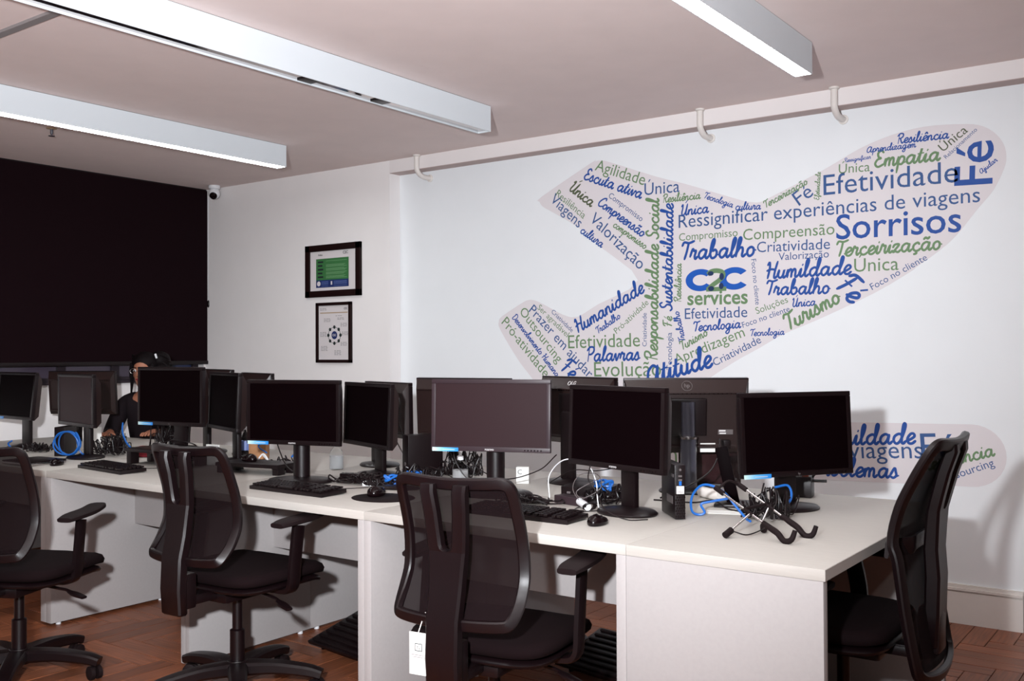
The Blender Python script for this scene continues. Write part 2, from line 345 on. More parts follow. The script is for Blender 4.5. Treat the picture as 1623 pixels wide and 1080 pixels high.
GL = {
'a': (1.35, [[(.95,.85),(.6,1),(.22,.75),(.15,.3),(.45,0),(.8,.3),(1.0,.95)], [(1.0,.95),(.93,.3),(1.1,0),(1.35,.25)]]),
'b': (1.1, [[(0,.25),(.35,1.2),(.45,1.85),(.3,2.05),(.15,1.6),(.13,.5),(.4,0),(.8,.15),(.88,.6),(.65,.9),(.4,.75)], [(.8,.3),(1.1,.35)]]),
'c': (1.0, [[(.82,.78),(.6,1),(.2,.75),(.15,.3),(.45,0),(.8,.05),(1.0,.25)]]),
'ç': (1.0, [[(.82,.78),(.6,1),(.2,.75),(.15,.3),(.45,0),(.8,.05),(1.0,.25)], [(.5,0),(.6,-.3),(.3,-.4)]]),
'd': (1.35, [[(.95,.85),(.6,1),(.2,.75),(.15,.3),(.45,0),(.8,.3),(1.1,1.2),(1.2,1.9),(1.05,2.05),(.95,1.6),(.93,.3),(1.1,0),(1.35,.25)]]),
'e': (.95, [[(0,.25),(.4,.4),(.8,.7),(.7,.98),(.4,.95),(.15,.5),(.3,.05),(.65,0),(.95,.25)]]),
'f': (.8, [[(0,.25),(.4,.9),(.65,1.7),(.5,2.05),(.3,1.7),(.28,.2),(.25,-.7),(.45,-.7),(.55,-.1),(.8,.25)]]),
'g': (1.35, [[(.95,.85),(.6,1),(.22,.75),(.15,.3),(.45,0),(.8,.3),(1.0,.95)], [(1.0,.95),(.93,0),(.85,-.7),(.5,-.95),(.2,-.65),(.6,-.2),(1.35,.25)]]),
'h': (1.2, [[(0,.25),(.35,1.2),(.45,1.85),(.3,2.05),(.15,1.6),(.13,0)], [(.13,.4),(.4,.9),(.7,.95),(.8,.6),(.78,.15),(.95,0),(1.2,.25)]]),
'i': (.62, [[(0,.25),(.25,.95),(.2,.2),(.38,0),(.62,.25)], [(.34,1.35),(.38,1.45)]]),
'j': (.62, [[(0,.25),(.3,.95),(.28,-.6),(.1,-.9),(-.15,-.6),(.62,.25)], [(.36,1.35),(.4,1.45)]]),
'l': (.62, [[(0,.25),(.35,1.2),(.45,1.85),(.3,2.05),(.16,1.6),(.16,.3),(.33,0),(.62,.25)]]),
'm': (1.5, [[(0,.25),(.15,.95),(.15,0)], [(.15,.5),(.38,.93),(.58,.88),(.62,.5),(.62,0)], [(.62,.5),(.83,.93),(1.03,.9),(1.1,.5),(1.1,.15),(1.25,0),(1.5,.25)]]),
'n': (1.15, [[(0,.25),(.15,.95),(.15,0)], [(.15,.5),(.42,.93),(.68,.9),(.74,.5),(.74,.15),(.9,0),(1.15,.25)]]),
'o': (1.05, [[(.5,1),(.18,.75),(.15,.3),(.45,0),(.8,.25),(.8,.75),(.5,1)], [(.78,.7),(1.05,.6)]]),
'p': (1.05, [[(0,.25),(.2,.95),(.15,-.95)], [(.18,.5),(.42,.95),(.78,.88),(.85,.45),(.62,.05),(.25,.1)], [(.7,.12),(1.05,.25)]]),
'r': (.9, [[(0,.25),(.2,1.1),(.4,.88),(.62,.9),(.55,.3),(.68,0),(.9,.25)]]),
's': (.88, [[(0,.25),(.38,1.05),(.55,.65),(.65,.25),(.38,0),(.1,.12)], [(.5,.05),(.88,.25)]]),
't': (.7, [[(0,.25),(.3,1.2),(.36,1.65),(.22,.4),(.38,0),(.7,.25)], [(.02,1.05),(.62,1.12)]]),
'u': (1.15, [[(0,.25),(.2,.95),(.14,.3),(.4,0),(.7,.25),(.82,.95),(.76,.2),(.9,0),(1.15,.25)]]),
'v': (.95, [[(0,.4),(.18,.95),(.3,.3),(.42,.02),(.6,.4),(.75,.92),(.95,.75)]]),
'z': (.95, [[(0,.6),(.2,.95),(.7,.92),(.12,.05),(.35,.12),(.7,0),(.95,.25)]]),
'E': (1.2, [[(.95,1.7),(.65,2),(.28,1.7),(.42,1.2),(.72,1.05),(.3,.9),(.1,.4),(.5,0),(1.2,.3)]]),
'U': (1.5, [[(.05,1.6),(.28,1.95),(.33,1.3),(.25,.4),(.55,0),(.95,.5),(1.2,2)], [(1.2,2),(1.08,.3),(1.25,0),(1.5,.25)]]),
'C': (1.25, [[(1.15,1.55),(.95,1.98),(.45,1.6),(.15,.7),(.4,.05),(.85,.05),(1.25,.35)]]),
'S': (1.2, [[(1.1,1.6),(.8,2),(.4,1.7),(.5,1.2),(.9,.8),(.85,.2),(.4,0),(.05,.3)], [(.8,.12),(1.2,.3)]]),
'T': (1.15, [[(0,1.5),(.2,1.9),(.8,1.8),(1.4,2.0)], [(.75,1.85),(.65,.8),(.5,0)]]),
'H': (1.45, [[(.1,1.6),(.3,1.95),(.4,1.2),(.28,0)], [(1.3,2),(1.12,1.0),(1.07,.2),(1.22,0),(1.45,.25)], [(.08,.92),(.6,1.1),(1.18,1.0)]]),
'R': (1.35, [[(.32,1.9),(.28,0)], [(0,1.5),(.4,1.98),(1.0,1.92),(1.08,1.4),(.7,1.05),(.35,1.02)], [(.6,1.05),(.88,.3),(1.1,0),(1.35,.25)]]),
'P': (1.2, [[(.32,1.9),(.28,0)], [(0,1.5),(.4,1.98),(1.0,1.92),(1.1,1.4),(.75,1.0),(.35,.95)]]),
'D': (1.45, [[(.3,1.85),(.28,.05),(.85,.05),(1.3,.75),(1.1,1.65),(.45,2),(.02,1.6)]]),
'A': (1.7, [[(1.25,1.35),(.8,1.65),(.25,1.2),(.15,.4),(.5,0),(1.0,.4),(1.32,1.55)], [(1.32,1.55),(1.22,.4),(1.4,0),(1.7,.25)]]),
'F': (1.2, [[(.55,1.85),(.45,.8),(.3,0)], [(0,1.5),(.3,1.93),(1.2,2.0)], [(.15,1.0),(.85,1.05)]]),
}
ACC = {'á': ('a', 'ac'), 'â': ('a', 'ci'), 'ã': ('a', 'ti'), 'é': ('e', 'ac'), 'ê': ('e', 'ci'), 'õ': ('o', 'ti'), 'ó': ('o', 'ac'), 'Ú': ('U', 'ac')}
AM = {'ac': [(.35,1.35),(.62,1.75)], 'ci': [(.25,1.35),(.5,1.7),(.75,1.35)], 'ti': [(.15,1.35),(.35,1.55),(.6,1.4),(.8,1.6)]}
def script_word(s, x0, z0, x1, z1, wt=0.28):
    strokes = []; x = 0
    for ch in s:
        if ch == ' ': x += 0.7; continue
        b, acc = ACC.get(ch, (ch, None)); adv, st = GL[b]
        for q in st: strokes.append([(x+u+0.16*v, v) for u, v in q])
        if acc:
            dy = 0.9 if b.isupper() else 0.0
            strokes.append([(x+u+0.1+0.16*(v+dy)+dy*0.4, v+dy) for u, v in AM[acc]])
        x += adv
    L = math.hypot(x1-x0, z1-z0); sc = L/(x-0.1); ca, sa = (x1-x0)/L, (z1-z0)/L; g = G()
    for si, q in enumerate(strokes):
        P = catmull([Vector((u, v, 0)) for u, v in q], 5); n = len(P); V = []; hw = wt/2
        for i in range(n):
            t = P[min(i+1, n-1)]-P[max(i-1, 0)]; t = t.normalized() if t.length else Vector((1, 0, 0))
            nn = Vector((-t.y, t.x, 0)); p = P[i]
            if i == 0: p = p-t*hw*0.5
            if i == n-1: p = p+t*hw*0.5
            k = 0.55 if i in (0, n-1) else 1
            V += [p+nn*hw*k, p-nn*hw*k]
        V = [(x0+(p.x*ca-p.y*sa)*sc, -(si % 4)*2.5e-4-(vi//2)*1e-5, z0+(p.x*sa+p.y*ca)*sc) for vi, p in enumerate(V)]
        g.add(V, [(2*i, 2*i+1, 2*i+3, 2*i+2) for i in range(n-1)])
    return g
def meas(s, bold=False):
    c = bpy.data.curves.new('m', 'FONT'); c.body = s; t = bpy.data.objects.new('m', c); col.objects.link(t); bpy.context.view_layer.update()
    w = t.dimensions.x; bpy.data.objects.remove(t); bpy.data.curves.remove(c); return w
def word(s, style, c, x0, z0, x1, z1, parent):
    if ' ' in s:                                  # each word of a phrase is a part of its own
        ws = s.split(' '); spans = []
        if style == 's':
            adv = lambda q: sum(0.7 if ch == ' ' else GL[ACC.get(ch, (ch, 0))[0]][0] for ch in q)
            T = adv(s)-.1; p = 0
            for w_ in ws: spans.append((p/T, (p+adv(w_)-.1)/T)); p += adv(w_)+.7
        else:
            T = meas(s); pre = ''
            for w_ in ws: pre = (pre+' '+w_).strip(); e = meas(pre); spans.append(((e-meas(w_))/T, e/T))
        for w_, (a, b) in zip(ws, spans): word(w_, style, c, x0+(x1-x0)*a, z0+(z1-z0)*a, x0+(x1-x0)*b, z0+(z1-z0)*b, parent)
        return
    px = MX[parent]; name = 'word'; off = 0.0014
    if style == 's':
        g = script_word(s, x0-px, z0, x1-px, z1); g.v = [(a, y_-off, b) for a, y_, b in g.v]
        m = {'B': 'w_B', 'G': 'w_G', 'D': 'w_D'}[c]; return obj(name, g, m, parent, False)
    L = math.hypot(x1-x0, z1-z0); an = math.atan2(z1-z0, x1-x0)
    mt = Matrix.Translation((x0-px, -off, z0)) @ Matrix.Rotation(-an, 4, 'Y') @ Matrix.Rotation(R(90), 4, 'X')
    m = {'B': 'w_B' if style == 'm' else 'w_r', 'G': 'w_G', 'D': 'w_D'}[c]
    return text_mesh(name, s, 1.0, m, parent, mt, bold={'b': 0.02, 'm': 0.008}.get(style, False), width=L)
WORDS=[
('Agilidade', 'r', 'G', -3.064, 2.392, -2.733, 2.265),
('Escuta ativa', 's', 'B', -3.145, 2.347, -2.755, 2.191),
('Única', 's', 'D', -3.251, 2.293, -3.094, 2.174),
('Resiliência', 'r', 'G', -3.347, 2.268, -3.147, 2.104),
('Viagens', 'r', 'B', -3.388, 2.236, -3.182, 2.051),
('cultura', 's', 'B', -3.171, 2.027, -3.022, 1.923),
('Valorização', 'r', 'B', -3.104, 2.091, -2.763, 1.774),
('Compreensão', 's', 'B', -3.048, 2.184, -2.746, 1.966),
('Compromisso', 'r', 'B', -2.971, 2.221, -2.751, 2.055),
('compromisso', 's', 'G', -2.942, 2.044, -2.73, 1.894),
('Única', 'r', 'B', -2.728, 2.207, -2.504, 2.205),
('Responsabilidade Social', 's', 'G', -2.652, 1.245, -2.635, 2.175),
('Sustentabilidade', 's', 'B', -2.557, 1.528, -2.545, 2.138),
('Resiliência', 's', 'G', -2.612, 2.153, -2.378, 2.154),
('Tecnologia', 's', 'B', -2.359, 2.157, -2.189, 2.087),
('cultura', 's', 'B', -2.171, 2.072, -2.027, 2.063),
('Única', 's', 'B', -2.5, 2.069, -2.33, 2.072),
('Ressignificar experiências de viagens', 'r', 'B', -2.511, 2.0, -0.942, 2.001),
('Compromisso', 'r', 'G', -2.509, 1.926, -2.157, 1.928),
('Trabalho', 's', 'B', -2.502, 1.819, -2.065, 1.815),
('services', 'b', 'G', -2.46, 1.562, -2.102, 1.559),
('Resiliência', 's', 'G', -2.5, 1.578, -2.496, 1.795),
('Ressignificar', 's', 'B', -1.577, 2.262, -1.446, 2.267),
('Aprendizagem', 's', 'B', -1.466, 2.298, -1.23, 2.297),
('Resiliência', 's', 'B', -1.319, 2.325, -1.08, 2.321),
('Única', 'r', 'G', -1.606, 2.208, -1.45, 2.204),
('Empatia', 's', 'G', -1.43, 2.22, -1.122, 2.22),
('Única', 'r', 'D', -1.103, 2.257, -0.99, 2.342),
('Relacionamento', 'r', 'B', -1.09, 2.222, -0.95, 2.342),
('Fé', 'm', 'B', -0.89, 2.082, -0.883, 2.288),
('Ajudar', 's', 'B', -0.937, 2.132, -0.866, 2.186),
('Efetividade', 'r', 'B', -1.685, 2.105, -1.038, 2.106),
('Fé', 'r', 'B', -1.813, 2.061, -1.734, 2.114),
('Terceirização', 's', 'G', -2.0, 2.065, -1.768, 2.173),
('Efetividade', 's', 'G', -1.709, 2.082, -1.699, 2.225),
('Compreensão', 'r', 'G', -2.126, 1.903, -1.63, 1.899),
('Sorrisos', 'm', 'B', -1.622, 1.872, -1.026, 1.867),
('Criatividade', 'r', 'B', -2.048, 1.832, -1.654, 1.825),
('Terceirização', 's', 'G', -1.627, 1.784, -1.122, 1.789),
('Valorização', 'r', 'B', -1.928, 1.782, -1.66, 1.782),
('Humildade', 's', 'B', -2.002, 1.688, -1.553, 1.692),
('Única', 'r', 'G', -1.532, 1.7, -1.315, 1.699),
('Foco no cliente', 'r', 'B', -1.443, 1.604, -1.178, 1.742),
('Trabalho', 's', 'B', -2.003, 1.601, -1.663, 1.597),
('Fé', 's', 'B', -1.632, 1.631, -1.55, 1.542),
('Soluções', 'r', 'G', -2.051, 1.499, -1.876, 1.558),
('Única', 's', 'B', -1.858, 1.532, -1.732, 1.537),
('Foco no cliente', 'r', 'B', -2.13, 1.427, -1.867, 1.51),
('Turismo', 's', 'G', -1.882, 1.406, -1.602, 1.551),
('Tecnologia', 's', 'B', -2.091, 1.382, -1.901, 1.387),
('Foco no cliente', 'r', 'B', -2.081, 1.796, -2.058, 1.549),
('Criatividade', 'r', 'B', -2.296, 1.217, -2.025, 1.347),
('Apredizagem', 'r', 'G', -2.533, 1.225, -2.117, 1.382),
('Turismo', 's', 'G', -2.497, 1.306, -2.337, 1.391),
('Tecnologia', 's', 'B', -2.426, 1.412, -2.145, 1.428),
('Efetividade', 'r', 'B', -2.476, 1.483, -2.105, 1.485),
('Trabalho', 's', 'B', -2.472, 1.356, -2.514, 1.527),
('Tecnologia', 'r', 'B', -2.559, 1.195, -2.558, 1.408),
('Fé', 's', 'G', -2.558, 1.439, -2.557, 1.496),
('Criatividade', 'r', 'B', -2.72, 1.33, -2.719, 1.524),
('Pró-atividade', 'r', 'G', -2.918, 1.405, -2.703, 1.578),
('Humanidade', 's', 'B', -3.193, 1.413, -2.734, 1.647),
('Trabalho', 's', 'B', -3.049, 1.406, -2.892, 1.5),
('Efetividade', 'r', 'G', -3.258, 1.322, -2.763, 1.331),
('Palavras', 's', 'B', -3.13, 1.243, -2.769, 1.253),
('Evolução', 'r', 'G', -3.074, 1.152, -2.627, 1.161),
('Atitude', 's', 'B', -2.716, 1.109, -2.314, 1.217),
('Criatividade', 'r', 'B', -3.383, 1.545, -3.234, 1.418),
('Ser agradável', 'r', 'G', -3.487, 1.572, -3.27, 1.389),
('Prazer em ajudar', 'r', 'B', -3.553, 1.557, -3.114, 1.137),
('Outsourcing', 'r', 'G', -3.625, 1.552, -3.337, 1.229),
('Desenvolvimento Humano', 's', 'B', -3.683, 1.522, -3.349, 1.149),
('Pró-atividade', 'r', 'G', -3.767, 1.487, -3.434, 1.138),
('Fé', 's', 'B', -3.319, 1.194, -3.236, 1.135),
('Humildade', 's', 'B', -1.739, 0.811, -1.249, 0.845),
('viagens', 'r', 'B', -1.565, 0.753, -1.209, 0.774),
('Problemas', 's', 'B', -1.76, 0.656, -1.331, 0.67),
('Fé', 'r', 'B', -1.215, 0.761, -1.051, 0.771),
('Resiliência', 's', 'G', -1.212, 0.709, -0.892, 0.806),
('Outsourcing', 'r', 'B', -1.138, 0.653, -0.89, 0.758),
('Tecnologia', 'r', 'G', -2.793, 0.664, -2.2, 0.687),
]

for wd in WORDS:
    word(*wd, strip if wd[4] < 0.95 and wd[3] > -2.7 else mural)
# company emblem: two blue C rings with a green 2 between them
def ring(name, cx, cz, rx, rz, th, a0, a1, m, off, n=28):
    V = []; 
    for k in range(n+1):
        a = R(a0+(a1-a0)*k/n)
        V += [(cx+2.4+rx*math.cos(a), -off, cz+rz*math.sin(a)), (cx+2.4+(rx-th)*math.cos(a), -off, cz+(rz-th*0.72)*math.sin(a))]
    return obj(name, G().add(V, [(2*i, 2*i+1, 2*i+3, 2*i+2) for i in range(n)]), m, mural, False)
ring('emblem_letter', -2.380, 1.698, 0.090, 0.062, 0.044, 38, 322, 'logo_blue', 0.0014)
ring('emblem_letter', -2.178, 1.698, 0.090, 0.062, 0.044, 38, 322, 'logo_blue', 0.0014)
g = G(); P = catmull([(-2.335, 0, 1.727), (-2.315, 0, 1.742), (-2.28, 0, 1.746), (-2.247, 0, 1.735), (-2.245, 0, 1.712), (-2.27, 0, 1.69), (-2.305, 0, 1.668), (-2.33, 0, 1.648)], 5)
V = []
for i, p in enumerate(P):
    t = (P[min(i+1, len(P)-1)]-P[max(i-1, 0)]).normalized(); nn = Vector((-t.z, 0, t.x)); V += [p+nn*0.013, p-nn*0.013]
V = [(p.x+2.4, -0.0018, p.z) for p in V]; g.add(V, [(2*i, 2*i+1, 2*i+3, 2*i+2) for i in range(len(P)-1)])
g.add([(-2.345+2.4, -0.0018, 1.632), (-2.225+2.4, -0.0018, 1.632), (-2.225+2.4, -0.0018, 1.656), (-2.345+2.4, -0.0018, 1.656)], [(0, 1, 2, 3)])
obj('emblem_numeral', g, 'w_G', mural, False)
for cx, cz, rx, rz in ((-2.317, 1.732, 0.018, 0.013), (-2.315, 1.648, 0.018, 0.014), (-2.252, 1.712, 0.014, 0.020), (-2.255, 1.660, 0.014, 0.018)):
    obj('emblem_overlap', G().add([(cx+2.4+rx*math.cos(k*math.pi/6), -0.0022, cz+rz*math.sin(k*math.pi/6)) for k in range(12)], [tuple(range(12))]), 'logo_dark', mural, False)

# ---------------------------------------------------------------- ceiling fittings
def fixture(x1, wdt, y0, y1, lit, label):
    t = thing('ceiling_light', label, 'ceiling light', (x1-wdt/2, (y0+y1)/2, CZ))
    h = (y1-y0)/2; q = wdt/2; z0 = -0.138
    for s in (-1, 1): obj('side_panel', G().span(min(s*q, s*(q-0.004)), max(s*q, s*(q-0.004)), -h, h, z0, -0.002), 'fixture', t, False)
    for s in (-1, 1): obj('end_cap', G().span(-q+0.004, q-0.004, min(s*h, s*(h-0.004)), max(s*h, s*(h-0.004)), z0, -0.002), 'fixture', t, False)
    obj('black_backplate', G().span(-q+0.001, q-0.001, -h+0.001, h-0.001, -0.005, -0.0005), 'black', t, False)  # black plate added to draw a dark shadow line against the ceiling
    if lit: obj('diffuser_light_shield', G().span(-q+0.004, q-0.004, -h+0.004, h-0.004, z0+0.016, z0+0.020), 'fixture', t, False); obj('diffuser', G().span(-q+0.004, q-0.004, -h+0.004, h-0.004, z0+0.002, z0+0.010), 'led', t, False)  # tray above the diffuser is an added shield against light leaking upward
    else:
        obj('reflector', G().span(-q+0.004, q-0.004, -h+0.004, h-0.004, z0+0.009, z0+0.012), 'mirror', t, False)
        for y in (0.35, 0.80): obj('lamp_holder', G().span(-q+0.012, q-0.012, h-1.6+y-0.04, h-1.6+y+0.04, z0+0.003, z0+0.009, 0.001), 'black', t)
fixture(-4.818, 0.085, 0.6, 4.19, True, 'lit white linear ceiling light nearest the black blind')
fixture(-3.180, 0.085, 0.6, 4.18, False, 'unlit white linear ceiling light with a mirrored trough, middle of the three')
fixture(-1.424, 0.078, 0.6, 4.14, True, 'lit white linear ceiling light at the upper right, nearest the mural')
for x, lb in ((-1.583, 'right-hand bent cream pipe crossing the beam above the aeroplane nose'), (-2.313, 'middle bent cream pipe crossing the beam above the aeroplane'), (-4.366, 'left-hand bent cream pipe crossing the beam near the wall step')):
    t = thing('bent_pipe', lb, 'pipe', (x, 4.92, CZ), 0, 'bent pipes over the beam')
    obj('pipe', G().sweep([(0, 0, 0), (0, 0, -0.05), (0, 0.004, -0.10), (0.002, 0.05, -0.135), (0.004, 0.132, -0.138)], 0.017, 12, smooth=5), 'baseboard', t)
    obj('collar', G().lathe([(0.026, 0), (0.026, -0.008), (0.018, -0.012)], 18), 'baseboard', t)
    obj('wall_collar', G().lathe([(0.025, 0), (0.025, 0.006), (0.018, 0.010)], 18).xf(Matrix.Translation((0.004, 0.134, -0.138)) @ Matrix.Rotation(R(90), 4, 'X')), 'baseboard', t)
t = thing('sprinkler_head', 'small brass sprinkler head under the ceiling by the left light', 'sprinkler', (-5.53, 3.043, CZ))
obj('escutcheon', G().lathe([(0.03, 0), (0.03, -0.005), (0.012, -0.008)], 20), 'p_tan', t)
obj('nozzle', G().lathe([(0.008, -0.006), (0.009, -0.03), (0.005, -0.04)], 12), 'stand_metal', t)
obj('deflector', G().lathe([(0.018, -0.046), (0.018, -0.048)], 14).sweep([(0.009, 0, -0.02), (0.014, 0, -0.035), (0.004, 0, -0.046)], 0.0015, 6), 'stand_metal', t)
t = thing('security_camera', 'small white dome security camera in the ceiling corner above the blind', 'camera', (-6.43, 4.86, CZ))
obj('mount', G().lathe([(0.045, 0), (0.045, -0.022), (0.035, -0.03)], 24), 'white', t)
obj('housing', G().ball((0, 0, -0.062), 0.045, 20, 14), 'white', t)
obj('lens_window', G().lathe([(0.030, 0), (0.029, 0.008), (0.018, 0.014)], 20).xf(Matrix.Translation((0.018, -0.022, -0.082)) @ Vector((0.45, -0.6, -0.55)).to_track_quat('Z', 'Y').to_matrix().to_4x4()), 'black_gloss', t)

# ---------------------------------------------------------------- roller blind
t = thing('roller_blind', 'wide black blackout roller blind pulled down over the left window', 'blind', (-6.655, 2.6, CZ))
obj('blind_fabric', G().span(0.020, 0.023, -2.4, 2.345, -1.38, -0.01), 'blind', t, False)
obj('bottom_bar', G().span(0.014, 0.029, -2.4, 2.350, -1.405, -1.375, 0.004), 'black', t)
obj('headrail', G().span(0.0, 0.018, -2.4, 2.34, -0.035, 0), 'black', t)
obj('control_chain', G().sweep([(0.03, 2.348, -0.05), (0.03, 2.352, -0.9)], 0.003, 6), 'white', t)
obj('chain_weight', G().lathe([(0.004, -0.95), (0.012, -0.94), (0.012, -0.90), (0.004, -0.89)], 10, (0.03, 2.352, 0)), 'black', t)

# ---------------------------------------------------------------- framed prints
def frame(x0, x1, z0, z1, bw, label):
    cx, cz = (x0+x1)/2, (z0+z1)/2; t = thing('picture_frame', label, 'picture', (cx, 4.95, cz)); w, h = (x1-x0)/2, (z1-z0)/2
    g = G().span(-w, w, -0.022, 0, h-bw, h, 0.002).span(-w, w, -0.022, 0, -h, -h+bw, 0.002).span(-w, -w+bw, -0.022, 0, -h, h, 0.002).span(w-bw, w, -0.022, 0, -h, h, 0.002)
    obj('frame', g, 'frame_wood', t); s = obj('print', G().span(-w+bw*0.9, w-bw*0.9, -0.010, -0.002, -h+bw*0.9, h-bw*0.9), 'glass_print', t, False); return t, s, w-bw, h-bw
def bars(name, L, m, parent, off=0.0108):
    g = G()
    for x0, x1, z0, z1 in L: g.span(x0, x1, -off-0.0004, -off, z0, z1)
    o = obj(name, g, m, parent, False)
    if len(L) > 8: o['kind'] = 'stuff'
    return o
TX = lambda x, z, off=0.0112: Matrix.Translation((x, -off-0.0006, z)) @ Matrix.Rotation(R(90), 4, 'X')
t, s, w, h = frame(-5.467, -4.905, 1.705, 2.083, 0.046, 'black framed landscape certificate with green and blue blocks, upper of two')
fx = lambda u: -w+2*w*u
fz = lambda v: h-2*h*v
bars('green_block', [(fx(.13), fx(.84), fz(.73), fz(.19))], 'p_green', s, 0.0104)
bars('blue_block', [(fx(.13), fx(.84), fz(.92), fz(.73))], 'p_navy', s, 0.0104)
rows = []; labs = []
for k in range(5):
    v = .27+.095*k; labs.append((fx(.17), fx(.17+.12-.02*(k % 2)), fz(v+.025), fz(v-.02)))
    for q in range(3 if k else 1): rows.append((fx(.35), fx(.80-.03*((k+q) % 3)), fz(v-.022+q*.024+.010), fz(v-.022+q*.024)))
bars('text_lines', rows, 'p_green_light', s); bars('row_titles', labs, 'p_dark', s)
bars('blue_text_lines', [(fx(a), fx(b), fz(v+.01), fz(v)) for a, b in ((.25, .40), (.52, .80)) for v in (.765, .79, .815, .84, .88)], 'p_navy_light', s)
obj('emblem', G().lathe([(0.018, 0), (0.018, 0.0005)], 20).xf(Matrix.Translation((fx(.19), -0.0108, fz(.82))) @ Matrix.Rotation(R(90), 4, 'X')).span(fx(.455), fx(.485), -0.0114, -0.0108, fz(.86), fz(.77)), 'glass_print', s, False)
text_mesh('heading', 'Politica', 0.02, 'p_dark', s, TX(fx(.18), fz(.11)), True, width=0.045)
text_mesh('emblem_letters', 'C2C', 0.03, 'p_dark', s, TX(fx(.72), fz(.10)), True, width=0.05)
t, s, w, h = frame(-5.356, -5.000, 1.231, 1.664, 0.022, 'black framed portrait print with a ring diagram, lower of two')
fx = lambda u: -w+2*w*u
fz = lambda v: h-2*h*v
cx, cz = fx(.52), fz(.55); g = G()
for k in range(8):
    a = k*math.pi/4; g.lathe([(0.0125, 0), (0.0125, 0.0006)], 14, (0, 0, 0)); n = 28
    m = Matrix.Translation((cx+0.062*math.cos(a), -0.0108, cz+0.058*math.sin(a))) @ Matrix.Rotation(R(90), 4, 'X')
    g.v[-n:] = [tuple(m @ Vector(p)) for p in g.v[-n:]]
g.sweep([(cx+0.062*math.cos(k*math.pi/16), -0.0106, cz+0.058*math.sin(k*math.pi/16)) for k in range(32)], 0.0016, 4, closed=True)
obj('ring_diagram', g, 'p_dark', s, False)
obj('centre_disc', G().lathe([(0.029, 0), (0.029, 0.0006)], 24).xf(Matrix.Translation((cx, -0.0108, cz)) @ Matrix.Rotation(R(90), 4, 'X')), 'p_navy', s, False)
text_mesh('centre_word', 'C2C', 0.02, 'glass_print', s, TX(cx-0.019, cz-0.006, 0.0118), True, width=0.038)
text_mesh('emblem_letters', 'C2C', 0.02, 'p_dark', s, TX(fx(.83), fz(.08)), True, width=0.036)
bars('tan_line', [(fx(.05), fx(.95), fz(.145), fz(.125))], 'p_tan', s)
L = []
for u, v, n in ((.05, .05, 2), (.18, .24, 3), (.56, .19, 1), (.62, .23, 2), (.72, .33, 3), (.76, .49, 3), (.05, .49, 4), (.08, .75, 4), (.72, .68, 3), (.52, .83, 4)):
    for q in range(n):
        for e in range(3): L.append((fx(u+.075*e), fx(min(.97, u+.075*e+.05+.015*((q+e) % 2))), fz(v+q*.025+.009), fz(v+q*.025)))
bars('text_lines', L, 'p_grey', s)

# ---------------------------------------------------------------- desks
YF, YM, YB, TZ = 2.504, 3.167, 3.830, 0.74
_d = 0
def desk(x0, x1, side, label, pw=(0.03, 0.03), group=None):
    """side 'near': user sits at the -Y side; 'far': user sits at the +Y side"""
    y0, y1 = (YF, YM) if side == 'near' else (YM, YB); cx, cy = (x0+x1)/2, (y0+y1)/2; h = (y1-y0)/2-0.0006; w = (x1-x0)/2-0.0006
    t = thing('office_desk', label, 'desk', (cx, cy, 0), 0 if side == 'near' else math.pi, group)
    if side == 'far': pw = pw[::-1]
    obj('desktop', G().span(-w, w, -h, h, TZ-0.031, TZ, 0.0015), 'laminate', t)
    for s, p in ((-1, pw[0]), (1, pw[1])):
        a, b = (-w, -w+p) if s < 0 else (w-p, w)
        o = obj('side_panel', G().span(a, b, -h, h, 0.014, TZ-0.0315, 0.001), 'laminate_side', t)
        for y in (-h+0.05, h-0.05): obj('levelling_foot', G().lathe([(0.012, 0), (0.012, 0.014)], 12, ((a+b)/2, y, 0)), 'white', o)
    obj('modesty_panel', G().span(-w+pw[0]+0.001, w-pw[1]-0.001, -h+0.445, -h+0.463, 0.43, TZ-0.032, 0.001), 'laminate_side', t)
XS = [-6.45, -4.600, -3.508, -2.476, -1.420]
near_l = ['white desk under the black blind, far left of the near row', 'white near-row desk whose full side panel faces the leftmost chair', 'white desk of the near row behind the second chair from the left', 'white near-row desk where the middle chair is pulled up, left of the end desk']
far_l = ['white desk of the far row below the window', 'white desk of the far row behind the leftmost keyboard', 'white desk of the far row behind the clear sanitiser bottle', 'white desk of the far row beneath the large monitor seen from behind']
pws = [(0.03, 0.045), (0.046, 0.028), (0.028, 0.030), (0.033, 0.032)]
for k in range(4):
    desk(XS[k], XS[k+1], 'near', near_l[k], pws[k], 'bench desks'); desk(XS[k], XS[k+1], 'far', far_l[k], pws[k], 'bench desks')
t = thing('office_desk', 'white end desk closing the row, turned toward the right-hand chair', 'desk', (-1.130, YM, 0), 0, 'bench desks')
a, b, h = -0.2895, 0.290, 0.6624
obj('desktop', G().span(a, b, -h, h, TZ-0.031, TZ, 0.0015), 'laminate', t)
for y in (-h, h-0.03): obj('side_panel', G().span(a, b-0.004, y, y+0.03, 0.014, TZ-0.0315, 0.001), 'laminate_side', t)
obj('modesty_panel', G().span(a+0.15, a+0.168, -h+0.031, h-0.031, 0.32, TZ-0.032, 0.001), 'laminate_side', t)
lab(obj('edge_band', G().span(b-0.0004, b+0.0014, -h, h, TZ-0.030, TZ-0.001), 'edging', t, False), 'end edge of the desktop')

